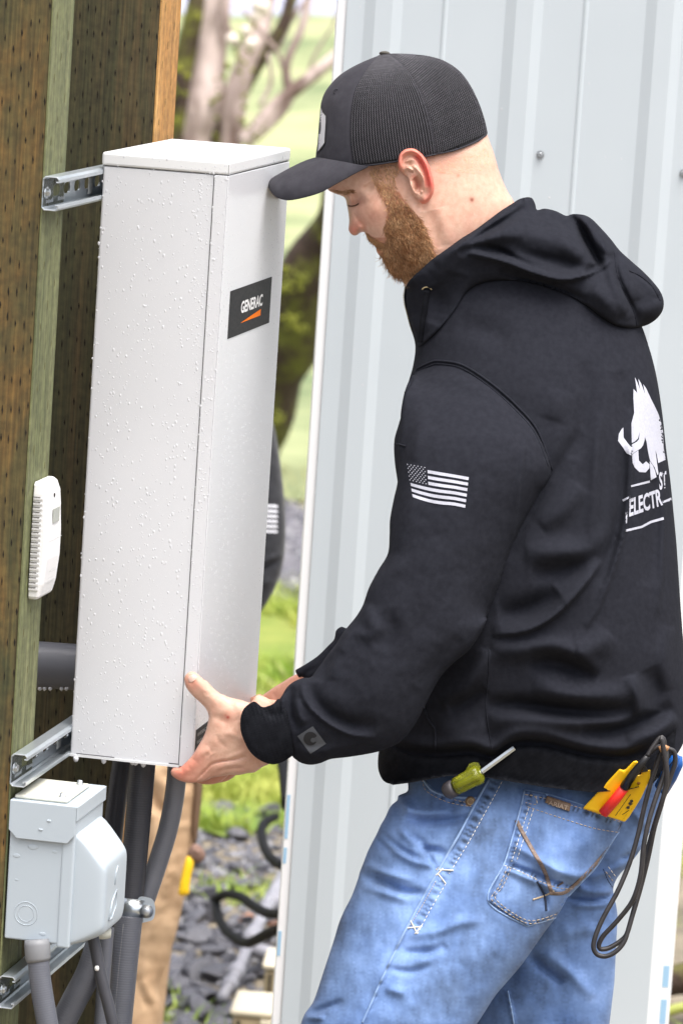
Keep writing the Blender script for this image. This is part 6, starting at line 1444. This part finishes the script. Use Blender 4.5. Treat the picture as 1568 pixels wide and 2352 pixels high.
# far hand and wrist
fh_ol = ZH([(860, 360), (770, 388), (740, 400), (700, 425), (650, 455), (600, 490), (560, 520), (530, 545), (500, 560), (480, 600), (520, 640), (600, 600), (700, 560), (800, 480), (900, 430)])
farh = solid('farhand_tmp', fh_ol, m_skin, None, s=.8, step=4, w=lambda u, v: np.interp(u, [560, 700, 840], [.20, .16, .13]), folds=[(ZH([(640, 480), (660, 520)]), 4, -1.5), (ZH([(600, 510), (620, 545)]), 4, -1.5)], tint=lambda q: np.ones((len(q), 3)) * np.array([[1.0, .82, .78]]))
tmp = MB()
for k in range(4):
    z = 1640 + k * 24; c = crom([(620, 1690, 185), (585 - k * 3, 1668 + k * 16, 215), (560 - k, 1672 + k * 20, 205), (520, 1680 + k * 20, 198)], 10); rr_ = np.linspace(.011, .0075, len(c)); tmp.add(*tubeg([P(a, b_, D0 + w_ / 1000) for a, b_, w_ in c], rr_, 12))
c = crom([(640, 1660, 170), (600, 1630, 175), (585, 1600, 178)], 8); tmp.add(*tubeg([P(a, b_, D0 + w_ / 1000) for a, b_, w_ in c], np.linspace(.014, .009, len(c)), 12))
# inner core that carries head and hands as one body under the clothes
for lst, R in [([(1060, 640, 20), (1130, 800, 40), (1250, 1000, 20), (1280, 1400, 0), (1220, 1760, 0)], [.03, .03, .05, .05, .04]), ([(1250, 1000, -10), (1120, 1000, -90), (1060, 1150, -150), (960, 1420, -175), (850, 1600, -170), (700, 1650, -145)], [.03, .03, .033, .032, .028, .026]),
               ([(1250, 1000, 10), (1150, 1150, 120), (1080, 1350, 130), (1000, 1520, 100), (850, 1580, 125), (720, 1640, 160)], [.03, .03, .033, .030, .026, .024]), ([(1220, 1760, -20), (1100, 2100, -50), (900, 2380, -80), (750, 2800, -100), (620, 3200, -100)], [.03, .035, .04, .035, .03]), ([(1240, 1760, 40), (1280, 2100, 80), (1250, 2400, 100), (1240, 2800, 100), (1240, 3200, 100)], [.03, .035, .04, .035, .03])]:
    c = crom(lst, 25); rr_ = np.interp(np.linspace(0, 1, len(c)), np.linspace(0, 1, len(R)), R); tmp.add(*tubeg([P(a, b_, D0 + w_ / 1000) for a, b_, w_ in c], rr_, 14))
core_ = mesh('core_tmp', tmp.V, tmp.F, m_skin, None, cols=np.ones((len(tmp.V), 3)) * np.array([[1.0, .86, .82]]))
# weld everything into the one body mesh
VV = []; FF_ = []; CC = []
for o in (head, hand, fg, farh, core_):
    v, f = world_mesh(o); n = len(VV); VV += v.tolist(); FF_ += [tuple(i + n for i in q) for q in f]
    a = np.empty(len(o.data.vertices) * 4, dtype=np.float32); o.data.color_attributes['tint'].data.foreach_get('color', a); CC += a.reshape(-1, 4)[:, :3].tolist()
for o in (head, hand, fg, farh, core_): bpy.data.objects.remove(o, do_unlink=True)
CC = np.array(CC); VA = np.array(VV)
mot = np.array([noise.fractal(Vector(p) * 60.0, 1.0, 2.0, 3) for p in VA]); CC = CC * (1 + mot[:, None] * np.array([[.03, .10, .10]]))
body = mesh('body', VV, FF_, m_skin, man, cols=CC)

# ================================================================== THINGS HE CARRIES
bjp = bvh(jn, pocket)
# screwdriver
m_amber = mat('amber_handle', (.66, .70, .05), .08, trans=.8, ior=1.3); m_grip = mat('dark_grip', (.05, .045, .05), .5)
ds0 = dep(bj, *ZK([(700, 620)])[0], -.14); SDD = D0 + min(ds0, dep(bvh(band), *ZK([(760, 430)])[0], -.14)) - .016
def KP(x, y, d=0.0): u, v = ZK([(x, y)])[0]; return P(u, v, SDD + d + max(0, (640 - x) / 200) * .016)
sd_ = thing('screwdriver', 'stubby screwdriver with clear yellow green handle in the front pocket', 'screwdriver', KP(600, 650))
ax0, ax1 = (500, 690), (860, 490)
def along(t, d=0.0): return KP(ax0[0] + (ax1[0] - ax0[0]) * t, ax0[1] + (ax1[1] - ax0[1]) * t, d)
mesh('shaft', *tubeg([KP(850, 490), KP(1190, 240)], .0034, 6), m_shine, sd_, smooth=False)
mesh('collar', *tubeg([KP(826, 503), KP(842, 493)], [.0056, .0044], 16), m_shine, sd_)
V = []; F = []; prof_ = [(.20, .0095), (.24, .0112), (.40, .0116), (.60, .0120), (.78, .0134), (.90, .0130), (.97, .0080)]
a_ = (along(1) - along(0)).normalized(); b1_ = a_.cross(f0).normalized(); c1_ = a_.cross(b1_).normalized(); NN = 36
for t, R in prof_:
    for k in range(NN):
        th = 2 * math.pi * k / NN; rr_ = R * (1 - (.16 if (k % 6) in (0, 1) and .22 < t < .80 else 0)); V.append(along(t) + (b1_ * math.cos(th) + c1_ * math.sin(th)) * rr_)
for i in range(len(prof_) - 1):
    for k in range(NN): F.append((i * NN + k, i * NN + (k + 1) % NN, (i + 1) * NN + (k + 1) % NN, (i + 1) * NN + k))
F += [tuple(range(NN))[::-1], tuple((len(prof_) - 1) * NN + k for k in range(NN))]
mesh('handle', V, F, m_amber, sd_)
mesh('grip', *tubeg([along(-.06), along(.0), along(.12), along(.2)], [.0090, .0112, .0116, .0104], 20), m_grip, sd_)
fin = [KP(680, 480, .006), KP(720, 410, .006), KP(770, 388, .006), KP(815, 395, .006), KP(840, 440, .004), KP(800, 500, .004), KP(720, 540, .004)]
mesh('guard', *(lambda V: (V + [p + f0 * .008 for p in V], [tuple(range(len(V))), tuple(range(len(V), 2 * len(V)))[::-1]] + [(i, i + len(V), (i + 1) % len(V) + len(V), (i + 1) % len(V)) for i in range(len(V))]))(fin), m_amber, sd_, smooth=False)
# tester in the back pocket
m_ty = mat('tester_yellow', (.93, .55, .01), .4); m_red = mat('probe_red', (.80, .03, .02), .35); m_blk = mat('probe_black', (.015, .015, .017), .35); m_ink = mat('ink', (.03, .02, .01), .6)
bband = bvh(band, torso)
TDb = D0 + dep(bjp, *ZF([(1270, 392)])[0], -.13) - .010; TDt = D0 + min(dep(bband, *ZF([(x, y)])[0], -.13) for x, y in ((1320, 240), (1300, 190), (1340, 200), (1380, 160))) - .008
def TP(x, y, d):
    u, v = ZF([(x, y)])[0]; t = min(1.2, max(0, (400 - y) / 210)); return P(u, v, TDb + (min(TDt, TDb) - TDb) * t + d)
tb_ = thing('voltage_tester', 'yellow voltage tester with red probe standing in the back jeans pocket', 'voltage tester', TP(1260, 380, 0))
def slab(name, pts, d, th, m, parent, bw=.003):
    V = [TP(x, y, d) for x, y in pts]; n = len(V); V += [TP(x, y, d + th) for x, y in pts]
    o = mesh(name, V, [tuple(range(n)), tuple(range(n, 2 * n))[::-1]] + [(i, i + n, (i + 1) % n + n, (i + 1) % n) for i in range(n)], m, parent, smooth=False); 
    if bw: bevel(o, bw, 3)
    return o
dz_ = -.002
slab('body', [(1155, 342), (1308, 178), (1326, 188), (1368, 144), (1388, 152), (1372, 190), (1300, 290), (1235, 368)], dz_, .020, m_ty, tb_)
slab('body_front', [(1232, 367), (1362, 205), (1395, 205), (1398, 192), (1434, 182), (1430, 225), (1395, 300), (1346, 378), (1328, 398)], dz_ - .008, .018, m_ty, tb_)
mesh('red_probe', *tubeg([TP(1240, 362, dz_ - .009), TP(1290, 305, dz_ - .009), TP(1328, 256, dz_ - .009)], [.0068, .0068, .0062], 18), m_red, tb_)
mesh('probe_lead_boot', *tubeg([TP(1326, 256, dz_ - .010), TP(1360, 205, dz_ - .012), TP(1390, 168, dz_ - .016), TP(1420, 130, dz_ - .02)], [.0062, .0056, .0050, .0036], 16), m_blk, tb_)
slab('lead_socket', [(1392, 195), (1412, 165), (1425, 190)], dz_ - .013, .012, m_blk, tb_, .001)
mb = MB()
def tline(x0, y0, x1, y1, r_=.0004): mb.add(*tubeg([TP(x0, y0, dz_ - .0084), TP(x1, y1, dz_ - .0084)], r_, 4))
tline(1352, 285, 1290, 372); tline(1332, 342, 1362, 322); tline(1318, 368, 1345, 350)
for (x, y) in ((1342, 338), (1350, 322), (1356, 312)): mb.add(*tubeg([TP(x, y, dz_ - .0082), TP(x, y, dz_ - .0090)], .0022, 8))
for s_, (x, y) in (('ON', (1306, 362)), ('VAC', (1328, 372)), ('V', (1352, 345)), ('120', (1348, 312)), ('OK', (1318, 388))):
    V_, F__ = tnorm(s_); mb.add([TP(x + 16 * a * .6 + 8 * b_ * .2, y - 16 * a * .8 - 8 * b_ * .6 + 6, dz_ - .0085) for a, b_ in V_], F__)
mb.build('markings', m_ink, tb_, smooth=False)
h = TP(1385, 238, dz_ - .0083); mesh('screw_hole', *tubeg([h, h - f0 * .0004], .0022, 10), mat('hole_brown', (.35, .15, .02), .7), tb_)
# test leads: four runs of one looped cable pair
m_lead = mat('rubber_lead', (.016, .015, .016), .45, (.030, .027, .028), 60, 3)
ld = thing('test_lead', 'bundle of looped black test leads hanging from the yellow voltage tester', 'cable', TP(1480, 60, 0))
runs = [[(1420, 128), (1440, 95), (1465, 60), (1480, 50), (1490, 75), (1470, 130), (1440, 220), (1410, 330), (1385, 440), (1350, 560), (1300, 680), (1240, 790), (1210, 860), (1200, 910), (1215, 940), (1250, 948), (1290, 930), (1325, 890), (1345, 830), (1380, 700), (1400, 600), (1430, 480), (1465, 360), (1500, 260), (1520, 200), (1535, 150), (1530, 110), (1505, 98), (1480, 96)],
        [(1405, 150), (1430, 115), (1462, 90), (1488, 88), (1500, 120), (1490, 200), (1455, 300), (1425, 400), (1405, 500), (1392, 620), (1360, 720), (1300, 800), (1240, 865), (1222, 900), (1228, 918), (1260, 915), (1305, 890), (1335, 860), (1360, 780), (1395, 660), (1425, 540), (1450, 420), (1480, 320), (1498, 240), (1500, 180), (1490, 120), (1480, 60), (1470, 55)]]
for i, rn in enumerate(runs):
    c = crom(ZF(rn), 5); N = len(c)
    q = [P(a[0], a[1], TDt - .026 - .006 * i + .012 * math.sin(j / N * 9 + i * 2)) for j, a in enumerate(c)]
    mesh('lead', *tubeg(q, .0031, 10), m_lead, ld)
mesh('strap', *tubeg([TP(1470, 100, -.02), TP(1490, 92, -.02), TP(1506, 100, -.02)], .004, 10), mat('strap_tan', (.35, .18, .08), .6), ld)
# blue handled pliers in the far back pocket
bl_ = thing('pliers', 'blue handled pliers end showing behind the black test leads', 'pliers', TP(1520, 180, .03))
m_blue_h = mat('blue_handle', (.01, .09, .34), .4)
mesh('handle', *tubeg([TP(1470, 250, .05), TP(1500, 200, .03), TP(1525, 160, .02), TP(1538, 130, .02), TP(1536, 122, .02)], [.006, .007, .007, .006, .003], 14), m_blue_h, bl_)
mesh('handle', *tubeg([TP(1490, 270, .07), TP(1520, 215, .05), TP(1545, 160, .04), TP(1548, 130, .04)], [.006, .007, .007, .005], 14), m_blue_h, bl_)
